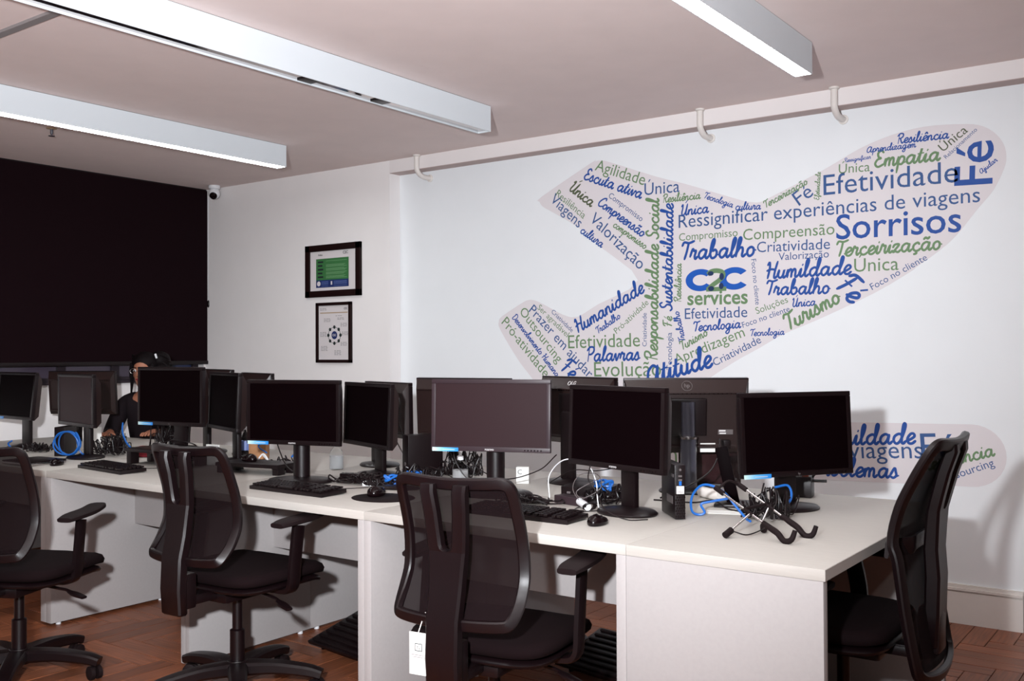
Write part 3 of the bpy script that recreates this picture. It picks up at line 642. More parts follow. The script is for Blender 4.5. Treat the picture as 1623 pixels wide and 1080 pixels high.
# ---------------------------------------------------------------- office chairs
def back_y(z, x, rec=0.0):
    K = [(.50, -.305), (.555, -.270), (.60, -.232), (.65, -.202), (.70, -.190), (.76, -.196), (.82, -.212), (.88, -.232), (.96, -.266)]
    z_ = min(max(z, .50), .96); y = K[-1][1]
    for (a, ya), (b, yb) in zip(K, K[1:]):
        if a <= z_ <= b: u = (z_-a)/(b-a); y = ya+(yb-ya)*u; break
    return y+0.62*x*x-rec*max(0, z-.50)
def SPY(z, rec=0.0):
    K = [(.355, -.285), (.50, -.292), (.56, -.284), (.65, -.266), (.75, -.262), (.85, -.272), (.94, -.290)]
    z = min(max(z, .355), .94)
    for (a, ya), (b, yb) in zip(K, K[1:]):
        if a <= z <= b: return ya+(yb-ya)*(z-a)/(b-a)-rec*max(0, z-.50)
def chair(x, y, yaw, label, dz=0.0, bdz=0.0, rec=0.0, arms=True, tagd=False, ridge=False, low=1.0, sin_=0.0, armx=0.0, base_rot=0.0, armdz=0.0, group='office chairs'):
    t = thing('office_chair', label, 'chair', (x, y, 0), -yaw, group)
    # five-star base
    b = obj('star_base', G().lathe([(0.045, 0.065), (0.05, 0.10), (0.036, 0.125)], 24), 'black', t)
    for k in range(5):
        a = base_rot+k*2*math.pi/5; c, s = math.cos(a), math.sin(a)
        obj('base_leg', G().sweep([(0.03*c, 0.03*s, 0.095), (0.15*c, 0.15*s, 0.098), (0.27*c, 0.27*s, 0.085), (0.325*c, 0.325*s, 0.070)], [1.15, 1.0, 0.88, 0.76], 10, flat=(0.034, 0.024), ref=lambda i, p, T: Vector((0, 0, 1)), smooth=4), 'black', b)
        px, py = 0.305*c, 0.305*s; w = Matrix.Translation((px, py, 0.0275)) @ Matrix.Rotation(a+0.9+0.7*k, 4, 'Z')
        g = G()
        for sx in (-1, 1): g.lathe([(0.016, sx*0.006), (0.027, sx*0.007), (0.027, sx*0.022), (0.018, sx*0.026)], 18).v
        g.xf(Matrix.Rotation(R(90), 4, 'Y')); g.cyl((0, 0, 0), (0, 0, 0.05), 0.007, n=8); g.xf(w)
        obj('caster', g, 'black_soft', b)
    obj('gas_column', G().lathe([(0.028, 0.11), (0.028, 0.24), (0.019, 0.245), (0.019, 0.37+dz)], 20), 'black', t)
    m = obj('tilt_mechanism', G().box((0, 0.0, 0.385+dz), (0.17, 0.26, 0.045), bev=0.012).box((0, -0.17, 0.392+dz), (0.075, 0.16, 0.03), bev=0.008), 'black', t)
    obj('lever', G().sweep([(0.09, 0.02, 0.383+dz), (0.20, 0.01, 0.372+dz), (0.235, 0.0, 0.365+dz)], 0.006, 8).sweep([(0.22, 0.0, 0.368+dz), (0.25, -0.005, 0.360+dz), (0.30, -0.02, 0.352+dz)], [0.6, 1, 0.8], 10, flat=(0.017, 0.007), ref=lambda i, p, T: Vector((0, 0, 1)), smooth=3), 'black', m)
    obj('lever', G().sweep([(-0.09, 0.05, 0.383+dz), (-0.22, 0.05, 0.37+dz)], 0.006, 8).box((-0.245, 0.05, 0.367+dz), (0.06, 0.03, 0.012), bev=0.004), 'black', m)
    # seat: shell and cushion
    def seat(z0, z1, w, l, dome, nm, mt):
        g = G(); n = 36; rings = []
        prof = [(0.90, z0), (0.985, z0+(z1-z0)*.22), (1.0, z0+(z1-z0)*.55), (0.97, z0+(z1-z0)*.85), (0.88, z1), (0.6, z1+dome*.7), (0.25, z1+dome)]
        V = []
        for sc, z in prof:
            for k in range(n):
                a = 2*math.pi*k/n; ca, sa = math.cos(a), math.sin(a); e = 0.42
                xx = w*sc*math.copysign(abs(ca)**e, ca); yy = l*sc*math.copysign(abs(sa)**e, sa)
                zz = z-(0.035*max(0, (yy-l*.55)/(l*.45))**2 if yy > 0 else 0)
                V.append((xx, yy+0.055, zz+dz))
        Fc = [(i*n+k, i*n+(k+1) % n, (i+1)*n+(k+1) % n, (i+1)*n+k) for i in range(len(prof)-1) for k in range(n)]
        Fc += [tuple(range(n))[::-1], tuple((len(prof)-1)*n+k for k in range(n))]
        return obj(nm, g.add(V, Fc), mt, t, True, angle=60)
    seat(0.405, 0.432, 0.232, 0.222, 0, 'seat_shell', 'black'); seat(0.434, 0.482, 0.242, 0.235, 0.008, 'seat', 'fabric')
    # back frame loop, height bdz
    Z = lambda z: z+bdz+dz
    ZL = lambda z: Z(z if z > .62 else .62-(.62-z)*low)
    def spine_y(z, rec=0.0): return SPY(z, rec)+sin_
    half = [(0, .940), (.10, .944), (.152, .947), (.177, .941), (.187, .915), (.190, .85), (.193, .77), (.196, .68), (.197, .625), (.195, .590), (.187, .562), (.167, .552), (.09, .548), (0, .547)]
    loop = half+[(-x_, z_) for x_, z_ in half[-2:0:-1]]
    pts = [(x_, back_y(z_, x_, rec), ZL(z_)) for x_, z_ in loop]
    bn = lambda i, p, T: Vector((-1.9*p.x, 1.0, 0.15+rec))
    obj('back_frame', G().sweep(pts, 1.0, 10, closed=True, flat=(0.0175, 0.0115), ref=bn, smooth=4), 'black', t)
    # mesh panel
    fl = [(p.x, p.z-bdz-dz) for p in catmull([Vector((x_, 0, Z(z_))) for x_, z_ in loop], 3, True)]
    zs = [.552+.388*k/18 for k in range(19)]; V = []; nx = 12
    for z_ in zs:
        hw = 0
        for q in range(len(fl)):
            (xa, za), (xb, zb) = fl[q], fl[(q+1) % len(fl)]
            if (za-z_)*(zb-z_) <= 0 and za != zb: hw = max(hw, xa+(xb-xa)*(z_-za)/(zb-za))
        hw = max(hw-0.004, 0.09)
        for k in range(nx+1):
            x_ = -hw+2*hw*k/nx; V.append((x_, back_y(z_, x_, rec)+0.004, ZL(z_)))
    obj('mesh_back', G().add(V, [(i*(nx+1)+k, i*(nx+1)+k+1, (i+1)*(nx+1)+k+1, (i+1)*(nx+1)+k) for i in range(18) for k in range(nx)]), 'mesh', t)
    # Y-shaped spine behind the mesh
    g = G(); up = lambda i, p, T: Vector((0, 1, 0.1))
    def strip(rows, bl, br):
        V = []
        for xl, xr, z_, th in rows:
            y = spine_y(z_, rec); y0, y1 = y-th, y+.016; e = .007; l, r_ = (e if bl else .0005), (e if br else .0005)
            V += [(xl+l, y0, Z(z_)), ((xl+xr)/2, y0+.001, Z(z_)), (xr-r_, y0, Z(z_)), (xr, y0+e, Z(z_)), (xr, y1-e, Z(z_)), (xr-r_, y1, Z(z_)), (xl+l, y1, Z(z_)), (xl, y1-e, Z(z_)), (xl, y0+e, Z(z_))]
        n = len(rows); g.add(V, [(i*9+k, i*9+(k+1) % 9, (i+1)*9+(k+1) % 9, (i+1)*9+k) for i in range(n-1) for k in range(9)]+[tuple(range(9))[::-1], tuple((n-1)*9+k for k in range(9))])
    strip([(-.046, .046, .355, .018), (-.052, .052, .362, .024), (-.053, .053, .45, .026), (-.053, .053, .56, .026), (-.054, .054, .64, .024), (-.057, .057, .70, .022), (-.061, .061, .75, .020)], True, True)
    up_ = [(.001, .061, .75), (.012, .0615, .756), (.017, .063, .768), (.020, .0655, .80), (.025, .070, .86), (.030, .0745, .92), (.032, .076, .942)]
    strip([(a, b_, z_, .020-.008*(z_ > .93)) for a, b_, z_ in up_], True, True); strip([(-b_, -a, z_, .020-.008*(z_ > .93)) for a, b_, z_ in up_], True, True)
    if ridge: g.sweep([(s_*.05, spine_y(.655)+(.012 if abs(s_) < 3 else .05), Z(.655)) for s_ in range(-4, 5)], 1.0, 8, flat=(0.026, 0.006), ref=up, smooth=2)
    sp = obj('spine', g, 'black', t)
    obj('height_box', G().box((0, -.255, 0.435+dz+bdz*.5), (0.088, 0.06, 0.13), bev=0.012).box((0, -.20, 0.398+dz), (0.07, 0.14, 0.028), bev=0.006), 'black', sp)
    if arms:
        for s in (-1, 1):
            az = 0.665+dz+armdz
            g = G().sweep([(s*.14, .03, .40+dz), (s*(.235+armx), .03, .402+dz), (s*(.268+armx), .03, .425+dz), (s*(.272+armx), .035, .50+dz), (s*(.272+armx), .055, az-.02)], [1, 1, 1.0, 1.0, 1.0], 8, flat=(0.028, 0.012), ref=lambda i, p, T: Vector((-s*T.z, 0, s*T.x)) if abs(T.z) > .3 else Vector((0, 0, 1)), smooth=4)
            a_ = obj('armrest', g, 'black', t)
            obj('arm_pad', G().sweep([(s*(.272+armx), -.055, az-.006), (s*(.272+armx), .0, az), (s*(.272+armx), .10, az+.006), (s*(.268+armx), .165, az+.016), (s*(.262+armx), .195, az+.020)], [.75, 1, 1, .92, .6], 12, flat=(0.042, 0.0125), ref=lambda i, p, T: Vector((0, 0, 1)), smooth=3), 'black_soft', a_)
    if tagd:
        q = obj('hang_tag', G().span(-.105, -.045, -.3085, -.3075, .385, .505).xf(Matrix.Translation((0.0, 0, 0))), 'paper', t, False)
        obj('tag_emblem', G().span(-.086, -.062, -.3092, -.3086, .452, .454).span(-.086, -.062, -.3092, -.3086, .472, .474).span(-.086, -.084, -.3092, -.3086, .452, .474).span(-.064, -.062, -.3092, -.3086, .452, .474), 'p_dark', q, False)
        text_mesh('tag_letters', 'Tx', 0.016, 'p_dark', q, Matrix.Translation((-.081, -.3090, .457)) @ Matrix.Rotation(R(90), 4, 'X'), width=0.014)
        obj('tag_text', G().span(-.098, -.056, -.3090, -.3086, .440, .442).span(-.096, -.060, -.3090, -.3086, .434, .436), 'p_grey', q, False)
        obj('tag_string', G().sweep([(-.075, -.307, .505), (-.08, -.28, .53), (-.08, -.262, .55)], 0.0015, 5), 'baseboard', t)
    return t
chair(-1.838, 2.422, R(-8), 'black mesh office chair with a white hang tag, middle of the near row', dz=-0.020, bdz=0.005, base_rot=0.35, tagd=True, armdz=.022)
chair(-3.090, 2.44, R(-3), 'black mesh office chair, second from the left, beside the white side panel', dz=0.010, bdz=-.004, base_rot=0.55)
chair(-3.930, 2.03, R(-26), 'black mesh office chair cut by the left edge of the picture', dz=-0.01, bdz=0.0, base_rot=0.15, armdz=.0, armx=-.035)
chair(-0.955, 3.01, R(-90), 'black mesh office chair at the right end of the desks, seen from the side', dz=0.035, bdz=0.06, rec=0.16, base_rot=0.2, armdz=-.05, ridge=True, low=4.6, sin_=.03)

# ---------------------------------------------------------------- monitors
LW = dict(n=0)
def monitor(k, x, y, zc, yaw, w, h, tilt, label, kind='plain', sticker=False, scr='screen', bez='black', bw=0.017, col_w=0.040, base_r=0.105, logo=None, back_logo=None, z0=0.0, group='desk monitors'):
    t = thing('monitor', label, 'monitor', (x, y, TZ+z0), R(yaw), group); H = zc-TZ-z0; W = w/2; h2 = h/2
    if kind == 'round': base_r = .135
    base = [(base_r*.97, 0), (base_r, .006), (base_r*.93, .013), (base_r*.45, .020), (.035, .024)]
    if kind == 'square': obj('stand_base', G().box((0, -0.01, .008), (.24, .18, .014), bev=.006), bez, t)
    else: obj('stand_base', G().lathe(base, 40, (0, 0, 0), 1.12, 0.9), 'black', t)
    if kind == 'round': obj('stand_column', G().cyl((0, 0.012, .015), (0, 0.012, H*.62), .036, n=28).cyl((0, 0.012, H*.55), (0, 0.012, H+.02), .031, n=28), 'black', t)
    elif kind == 'hpback':
        c = obj('stand_column', G().cyl((0, 0.015, .015), (0, 0.015, H*.72), .032, n=28), 'stand_metal', t)
        obj('column_head', G().cyl((0, 0.012, H*.70), (0, 0.012, H+.055), .027, n=28), 'stand_metal', c)
        obj('column_collar', G().lathe([(.036, 0), (.036, .008), (.028, .012)], 28, (0, 0.015, H*.70)), 'steel', c)
    else: obj('stand_column', G().box((0, 0.015, H*.5), (col_w*2, .026, H*.98), bev=.008), 'black', t)
    m = Matrix.Translation((0, -0.060, H)) @ Matrix.Rotation(R(-tilt), 4, 'X')
    g = G()
    for a in ((-W, W, 0, .022, h2-bw, h2), (-W, W, 0, .022, -h2, -h2+bw*1.15), (-W, -W+bw, 0, .022, -h2+bw, h2-bw), (W-bw, W, 0, .022, -h2+bw, h2-bw)): g.span(*a, bev=.0025)
    f = obj('bezel', g.xf(m), bez, t)
    obj('screen', G().span(-W+bw*.9, W-bw*.9, .0035, .012, -h2+bw, h2-bw*.9).xf(m), scr, t, False)
    # rear shell: stepped and tapered
    g = G(); V = []
    for (sx, sz, yy) in ((.995, .99, .016), (.988, .975, .022), (.93, .66, .052), (.915, .63, .052), (.90, .60, .044)):
        for u, v in ((-1, -1), (1, -1), (1, 1), (-1, 1)): V.append((u*W*sx, yy, v*h2*(sz if v > 0 else min(.99, sz*1.22))-.002))
    Fc = [(i*4+q, i*4+(q+1) % 4, (i+1)*4+(q+1) % 4, (i+1)*4+q) for i in range(4) for q in range(4)]+[(3, 2, 1, 0), (16, 17, 18, 19)]
    s = obj('rear_shell', g.add(V, Fc).xf(m), 'shell', t, True, angle=25)
    obj('black_backplate', G().box((0, .054, 0), (.150, .026, .150), bev=.006).xf(m), 'black', s)
    g = G()
    for q in range(24 if back_logo else 12): g.span(-W*.85+q*W*1.7/24, -W*.85+q*W*1.7/24+.004, .049, .053, h2*.60, h2*.625)
    obj('vent_slots', g.xf(m), 'black_gloss', s, False)['kind'] = 'stuff'
    if logo: text_mesh('brand_lettering', logo, .009, 'label_white', t, m @ Matrix.Translation((-.018, -.0008, -h2+.005)) @ Matrix.Rotation(R(90), 4, 'X'), True, width=.036)
    if kind == 'hp' or scr == 'screen_hp':
        text_mesh('brand_lettering', 'hp', .010, 'label_grey', t, m @ Matrix.Translation((-.005, -.0008, -h2+.006)) @ Matrix.Rotation(R(90), 4, 'X'), True, width=.010)
    if back_logo == 'hp':
        rg = m @ Matrix.Translation((0, .0392, h2*.81)) @ Matrix.Rotation(R(32), 4, 'X') @ Matrix.Rotation(R(180), 4, 'Z')
        obj('emblem_ring', G().sweep([(.021*math.cos(q*math.pi/14), 0, .021*math.sin(q*math.pi/14)) for q in range(28)], .0012, 4, closed=True).xf(rg), 'label_grey', s)
        text_mesh('brand_lettering', 'hp', .026, 'label_grey', s, rg @ Matrix.Translation((-.011, -.0005, -.006)) @ Matrix.Rotation(R(90), 4, 'X'), True, width=.022)
        lb = m @ Matrix.Translation((-W*.62, .0445, -h2*.42))
        obj('rating_label', G().span(-.030, .030, 0, .0008, -.010, .010).xf(lb), 'label_grey', s, False)
        obj('label_text', G().span(0, .026, .0009, .0012, .002, .008).span(-.002, .024, .0009, .0012, -.008, -.003).xf(lb), 'label_white', s, False)
        obj('cable_plug', G().box((-W*.62, .052, -h2*.74), (.034, .022, .035), bev=.003).xf(m), 'black', s)
        obj('paper_label', G().span(-W*.46, -W*.22, .0442, .0447, -h2*.96, -h2*.72).xf(m), 'paper', s, False)
    elif back_logo:
        rg = m @ Matrix.Translation((0, .0392, h2*.81)) @ Matrix.Rotation(R(32), 4, 'X') @ Matrix.Rotation(R(180), 4, 'Z')
        obj('emblem_ring', G().sweep([(-.028+.009*math.cos(q*math.pi/10), 0, .009*math.sin(q*math.pi/10)) for q in range(20)], .0013, 4, closed=True).xf(rg), 'label_white', s)
        text_mesh('brand_lettering', back_logo, .020, 'label_white', s, rg @ Matrix.Translation((-.014, -.0005, -.007)) @ Matrix.Rotation(R(90), 4, 'X'), True, width=.028)
    if sticker:
        st = obj('blue_sticker', G().span(-W+.006, -W+.115, -.0012, -.0002, -h2-.002, -h2+.013).xf(m), 'sticker', t, False)
        obj('sticker_text', G().span(-W+.05, -W+.10, -.0015, -.0012, -h2+.004, -h2+.006).xf(m), 'label_white', st, False)
    g = G()
    for q in range(6): g.cyl((W-.035-.013*q, .000, -h2+bw*.5), (W-.035-.013*q, -.0012, -h2+bw*.5), .0028, n=8)
    b = obj('buttons', g.xf(m), 'black_gloss', t); b['kind'] = 'stuff'
    return t
monitor('A', -3.276, 2.924, 1.045, 13.7, .475, .280, 0, 'wide black monitor on a round stand, directly behind the second keyboard', 'round', True, logo='POSITIVO')
monitor('B', -3.145, 3.270, 1.020, -19.9, .474, .289, 2, 'black monitor turned away to the left, directly behind the wide monitor over the second keyboard')
monitor('C', -2.340, 3.092, 1.055, 18.4, .487, .281, 2, 'charcoal-framed monitor with a matt grey screen above the middle chair', 'round', True, 'screen_matte', 'bezel_grey', logo='POSITIVO')
monitor('D', -1.690, 2.990, 1.040, -17.0, .475, .285, 2, 'black monitor standing over the mouse, to the right of the grey-screened one', 'plain', False, logo='POSITIVO', col_w=.034)
monitor('E', -1.270, 3.400, 1.010, 56.1, .460, .293, 3, 'black monitor with a blue sticker facing right, rightmost on the end desk', 'hp', True)
monitor('F', -1.749, 3.588, 1.044, 216.4, .503, .303, 6, 'large monitor seen from behind with a silver cylindrical stand, circular emblem on top', 'hpback', back_logo='hp')
monitor('G', -2.278, 3.551, 1.049, 162.8, .477, .290, 2, 'monitor seen from behind with white maker letters, left of the large rear-facing one', back_logo='LG')
monitor('H', -2.903, 3.560, 1.037, 188.4, .511, .289, 3, 'monitor seen from behind, half hidden by the grey-screened monitor')
monitor('I', -3.415, 3.566, 1.019, 161.6, .459, .272, 1, 'monitor seen from behind with cables hanging down its right side, behind the clear bottle')
monitor('J', -4.140, 3.250, 1.057, -19.7, .462, .295, 2, 'black monitor turned aside behind the left end of the wide second-keyboard monitor')
monitor('K', -4.240, 2.991, 1.090, 5.1, .471, .290, 0, 'black monitor raised on a low platform above the top of the second chair', 'hp', True, z0=.0825)
monitor('L', -4.700, 3.520, 1.066, 163.2, .468, .290, 2, 'monitor seen from behind, a sliver of its pale top showing right of the platform monitor')
monitor('M', -4.400, 3.560, 1.047, 160.3, .471, .290, 2, 'monitor seen from behind, its corner showing above the left end of the second-keyboard monitor')
monitor('N', -4.985, 2.935, 1.055, -9, .475, .280, -1, 'narrow-looking monitor with a reddish grey screen behind the blue cable coil', scr='screen_matte')
monitor('O', -6.060, 3.520, 1.050, 206.8, .473, .283, 5, 'dark monitor seen from behind, below the window and left of the seated person')
monitor('Q', -5.860, 3.060, 1.055, -2.1, .455, .282, 6, 'black monitor cut off by the left edge of the picture', 'plain', True, col_w=.045)

# ---------------------------------------------------------------- platforms under monitors
def riser(x, y, rz, w, d, h, label):
    t = thing('monitor_riser', label, 'monitor stand', (x, y, TZ), rz)
    obj('shelf', G().box((0, 0, h-.009), (w, d, .018), bev=.003), 'black', t)
    for s in (-1, 1):
        for q in (-1, 1): obj('leg', G().box((s*(w/2-.02), q*d*.30, (h-.018)/2), (.035, .05, h-.018), bev=.003), 'black', t)
# ---------------------------------------------------------------- keyboards, mice, pads
def keyboard(x, y, rz, label, w=.440, d=.132):
    t = thing('keyboard', label, 'keyboard', (x, y, TZ), rz)
    obj('body', G().box((0, 0, .010), (w, d, .016), bev=.003, rot=Matrix.Rotation(R(2.5), 4, 'X')), 'black', t)
    g = G(); kw = (w-.02)/22.5
    for r_ in range(6):
        x0 = -w/2+.010; u = 0
        while u < 22.4:
            if r_ == 0 and u in (4, 8): wd = 6 if u == 8 else 1
            else: wd = 1
            if abs(u-15.2) < .4 or abs(u-18.6) < .4: u += .4; continue
            g.box((x0+(u+wd/2)*kw, -d/2+.014+r_*(d-.026)/5.2+.002, .0215+.0052*(r_/5)), (kw*wd*.80, (d-.03)/7.2, .007), bev=0)
            u += wd
            if 15 <= u < 15.2: u = 15.2
    k = obj('keys', g, 'black', t, False); k['kind'] = 'stuff'
    obj('cable', G().sweep([(.05, d/2-.004, .014), (.06, d/2+.03, .003), (.11, d/2+.08, .003), (.17, d/2+.17, .003)], .0018, 6, smooth=5), 'black', t)
    return t
keyboard(-4.370, 2.705, R(-6), 'black keyboard on the leftmost desk, in front of the blue cable coil')
keyboard(-3.058, 2.712, R(-1), 'black keyboard in front of the wide monitor with the round stand')
keyboard(-1.955, 2.745, R(0), 'black keyboard half hidden by the middle chair, left of the round mouse')
def mouse(x, y, rz, label, m='black_gloss', z=TZ, s=1.0):
    t = thing('computer_mouse', label, 'mouse', (x, y, z), rz); g = G(); V = []; n = 20
    prof = [(0.90, .0), (1.0, .006), (1.0, .016), (.9, .026), (.7, .034), (.4, .038), (.1, .039)]
    for sc, zz in prof:
        for k in range(n):
            a = 2*math.pi*k/n; V.append((.030*sc*math.cos(a)*s, .052*sc*math.sin(a)*s, zz*s*.78*(1-.2*math.sin(a)*(zz > .01))))
    Fc = [(i*n+k, i*n+(k+1) % n, (i+1)*n+(k+1) % n, (i+1)*n+k) for i in range(len(prof)-1) for k in range(n)]+[tuple(range(n))[::-1], tuple((len(prof)-1)*n+k for k in range(n))]
    obj('shell', g.add(V, Fc), m, t, True, angle=60); obj('scroll_wheel', G().cyl((-.003, .028*s, .019*s), (.003, .028*s, .019*s), .007, n=14), 'black_soft', t); return t
mouse(-1.660, 2.745, R(8), 'small round black mouse on the desk right of the half-hidden keyboard')
mouse(-2.700, 2.800, R(30), 'black mouse resting on the dark mouse pad', z=TZ+.003, s=1.15)
mouse(-4.790, 2.665, R(40), 'black mouse beside the silver-edged laptop at the left end of the row')
t = thing('mouse_pad', 'dark oval mouse pad left of the middle chair', 'mouse pad', (-2.64, 2.775, TZ))
obj('pad', G().lathe([(.13, 0), (.132, .0015), (.13, .003)], 40, (0, 0, 0), 1.0, .84), 'black_soft', t)
t = thing('wrist_rest', 'black cushioned wrist rest lying behind the mouse pad', 'wrist rest', (-2.77, 2.99, TZ), R(20))
obj('cushion', G().ball((0, 0, .012), (.105, .045, .022), 24, 8).xf(Matrix.Scale(.5, 4, Vector((0, 0, 1)))), 'black', t)
# closed laptop
t = thing('laptop', 'closed dark laptop with a silver edge at the left end of the row', 'laptop', (-4.960, 2.640, TZ), R(5))
obj('base', G().box((0, 0, .009), (.24, .20, .014), bev=.004), 'steel', t); obj('lid', G().box((0, 0, .0195), (.24, .20, .006), bev=.002), 'black', t)
# mini computer
t = thing('mini_computer', 'small upright black computer beside the mouse-side monitor, ribbed front and white label', 'computer', (-1.535, 3.035, TZ+.001), R(42))
obj('case', G().box((0, 0, .092), (.036, .175, .180), bev=.003), 'black', t)
g = G()
for a in range(9):
    for b_ in range(4): g.box((-.0125+.0083*b_+(.004 if a % 2 else 0)-.002, -.0885, .012+.009*a), (.0050, .0015, .0055), rot=Matrix.Rotation(R(45), 4, 'Y'))
o = obj('grille', g, 'black_gloss', t, False); o['kind'] = 'stuff'
obj('front_label', G().span(-.013, .013, -.0895, -.0885, .086, .112), 'label_white', t, False)
text_mesh('label_letters', 'DELL', .008, 'p_grey', t, Matrix.Translation((-.010, -.0898, .090)) @ Matrix.Rotation(R(90), 4, 'X'), True, width=.020)
obj('power_button', G().cyl((0, -.088, .166), (0, -.0900, .166), .004, n=12), 'label_grey', t)
for z in (.145, .132): obj('port', G().span(-.006, .006, -.0892, -.0882, z-.003, z+.003), 'label_grey', t, False)
lab(obj('port', G().span(-.0045, .0045, -.0895, -.0882, .114, .128), 'blue', t, False), 'blue port')
obj('side_sticker', G().span(-.0195, -.0182, -.06, .01, .05, .075).span(-.0195, -.0182, -.075, -.045, .14, .150), 'label_grey', t, False)
# pump bottle and flat bottle
t = thing('pump_bottle', 'clear pump bottle of sanitiser gel with a white nozzle above the middle chair', 'bottle', (-2.700, 3.32, TZ)); t.scale = (.95, .95, .80)
obj('bottle', G().lathe([(.034, 0), (.036, .006), (.036, .075), (.030, .098), (.014, .112), (.013, .120)], 28), 'clear', t)
obj('gel', G().lathe([(.031, .004), (.033, .008), (.033, .060), (.032, .064)], 28), 'gel', t)
g = obj('pump', G().lathe([(.015, .118), (.015, .138), (.007, .142), (.006, .158), (.011, .160), (.011, .170)], 18).sweep([(0, 0, .165), (.022, -.022, .166), (.030, -.030, .158)], .0045, 8), 'white', t)
t = thing('sanitiser_bottle', 'clear round-shouldered bottle with a white cap between the two stacked screens', 'bottle', (-3.480, 3.335, TZ))
obj('bottle', G().lathe([(.030, 0), (.033, .006), (.033, .070), (.026, .092), (.013, .104), (.012, .110)], 28), 'clear', t)
obj('gel', G().lathe([(.027, .004), (.030, .008), (.030, .062), (.029, .066)], 28), 'gel', t)
obj('cap', G().lathe([(.014, .108), (.014, .124), (.012, .126)], 18), 'white', t)
t = thing('water_bottle', 'small plastic water bottle with a blue label behind the left monitor platform', 'bottle', (-4.285, 3.440, TZ))
obj('bottle', G().lathe([(.026, 0), (.029, .005), (.027, .05), (.029, .09), (.020, .125), (.011, .14), (.011, .15)], 24), 'clear', t)
obj('label', G().lathe([(.0295, .04), (.0295, .09)], 24), 'p_navy_light', t); obj('cap', G().lathe([(.013, .15), (.013, .165)], 16), 'white', t)
riser(-4.350, 2.995, R(2), .42, .20, .082, 'black monitor platform under the monitor above the second chair')
riser(-3.700, 3.040, R(12), .36, .17, .050, 'low black platform left of the wide monitor')
mouse(-3.760, 3.040, R(80), 'black mouse lying on the low platform', z=TZ+.050)
# smoked panel, pen cup with things, boxes, papers
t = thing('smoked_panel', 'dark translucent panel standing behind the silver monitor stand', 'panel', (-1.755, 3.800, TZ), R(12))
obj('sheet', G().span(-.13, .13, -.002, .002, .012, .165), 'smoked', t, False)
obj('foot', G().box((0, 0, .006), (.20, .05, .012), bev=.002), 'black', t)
t = thing('desk_organiser', 'black pen holder with scissors and white things behind the rightmost monitor', 'organiser', (-1.330, 3.720, TZ), R(10))
obj('box', G().box((0, 0, .040), (.075, .075, .080), bev=.004), 'black', t)
obj('scissor_handle', G().sweep([(.015+.02*math.cos(a), 0, .105+.014*math.sin(a)) for a in [k*math.pi/6 for k in range(12)]], .005, 6, closed=True).sweep([(.035, 0, .075), (.065, 0, .112)], .005, 6), 'black_soft', t)
lab(obj('clip', G().box((-.015, -.01, .095), (.020, .02, .05), bev=.003), 'white', t), 'white clip'); lab(obj('cap', G().box((.012, -.012, .090), (.026, .018, .020), bev=.004), 'orange', t), 'orange clip')
obj('pen', G().cyl((.02, .02, .06), (.085, .03, .060), .006, n=8).cyl((-.02, .01, .06), (-.045, .0, .125), .004, n=8), 'black', t)
def box_(name, label, cat, x, y, rz, dim, m, z=TZ, bev=.003, extra=None):
    t = thing(name, label, cat, (x, y, z), rz); obj('body', G().box((0, 0, dim[2]/2), dim, bev=bev), m, t); return t
t = box_('label_box', 'small cream box printed with a letter C behind the middle chair', 'box', -2.445, 3.430, R(30), (.055, .04, .070), 'paper')
text_mesh('letter', 'C', .03, 'p_dark', t, Matrix.Translation((-.022, -.0205, .040)) @ Matrix.Rotation(R(90), 4, 'X'))
t = box_('paper_card', 'white paper lying under the blue cable on the end desk', 'paper', -1.420, 3.200, R(20), (.13, .07, .0012), 'paper', bev=0)
t = box_('power_adapter', 'black laptop power adapter behind the half-hidden keyboard', 'adapter', -1.965, 3.060, R(-12), (.125, .050, .030), 'bezel_grey')
t = box_('power_adapter', 'black adapter brick lying under the mouse-side monitor', 'adapter', -1.890, 3.140, R(25), (.10, .05, .03), 'black')
t = box_('power_strip', 'black power strip with switches lying behind the wide monitor', 'power strip', -3.020, 3.080, R(12), (.26, .050, .035), 'black')
for k in range(4): obj('socket', G().lathe([(.016, .035), (.016, .0365)], 16, (-.09+.06*k, 0, 0)), 'black_gloss', t)
t = box_('power_strip', 'white-ended plug block lying among cables beside the mouse pad', 'power strip', -2.930, 3.000, R(25), (.06, .025, .02), 'white')
t = thing('white_cable_tube', 'short white tube with a coiled cable lying by the round mouse', 'adapter', (-1.862, 2.985, TZ), R(-40))
obj('tube', G().cyl((-.05, 0, .02), (.045, 0, .014), .013, n=18), 'white', t); obj('coil', G().sweep([(.045+.012*math.cos(k*.7), .022*math.sin(k*.7)+.0005*k, .016+.014*math.cos(k*.7)) for k in range(26)], .0028, 6), 'black', t)
t = thing('cardboard_tube', 'rolled off-white sheet at the foot of the silver monitor stand', 'paper', (-1.585, 3.455, TZ), R(-30)); obj('roll', G().cyl((-.07, 0, .021), (.06, 0, .021), .020, n=18), 'baseboard', t)
t = box_('paper_bag', 'crumpled brown paper packet behind the second chair', 'bag', -4.150, 3.420, R(30), (.10, .06, .10), 'cardboard', bev=.015)
t = box_('computer_box', 'small black computer box standing left of the blue cable coil', 'computer', -5.230, 2.960, R(35), (.06, .14, .16), 'black')
t = box_('computer_box', 'flat black computer box lying behind the white cable arch', 'computer', -2.000, 3.260, R(10), (.19, .15, .045), 'black')
obj('power_light', G().span(-.07, -.055, -.0762, -.0752, .018, .026), 'label_grey', t, False)
t = box_('computer_box', 'upright black computer box left of the pump bottle', 'computer', -2.960, 3.370, R(-25), (.07, .17, .19), 'black')
obj('front_emblem', G().lathe([(.009, 0), (.009, .001)], 14).xf(Matrix.Translation((0, -.0855, .06)) @ Matrix.Rotation(R(90), 4, 'X')), 'label_grey', t)
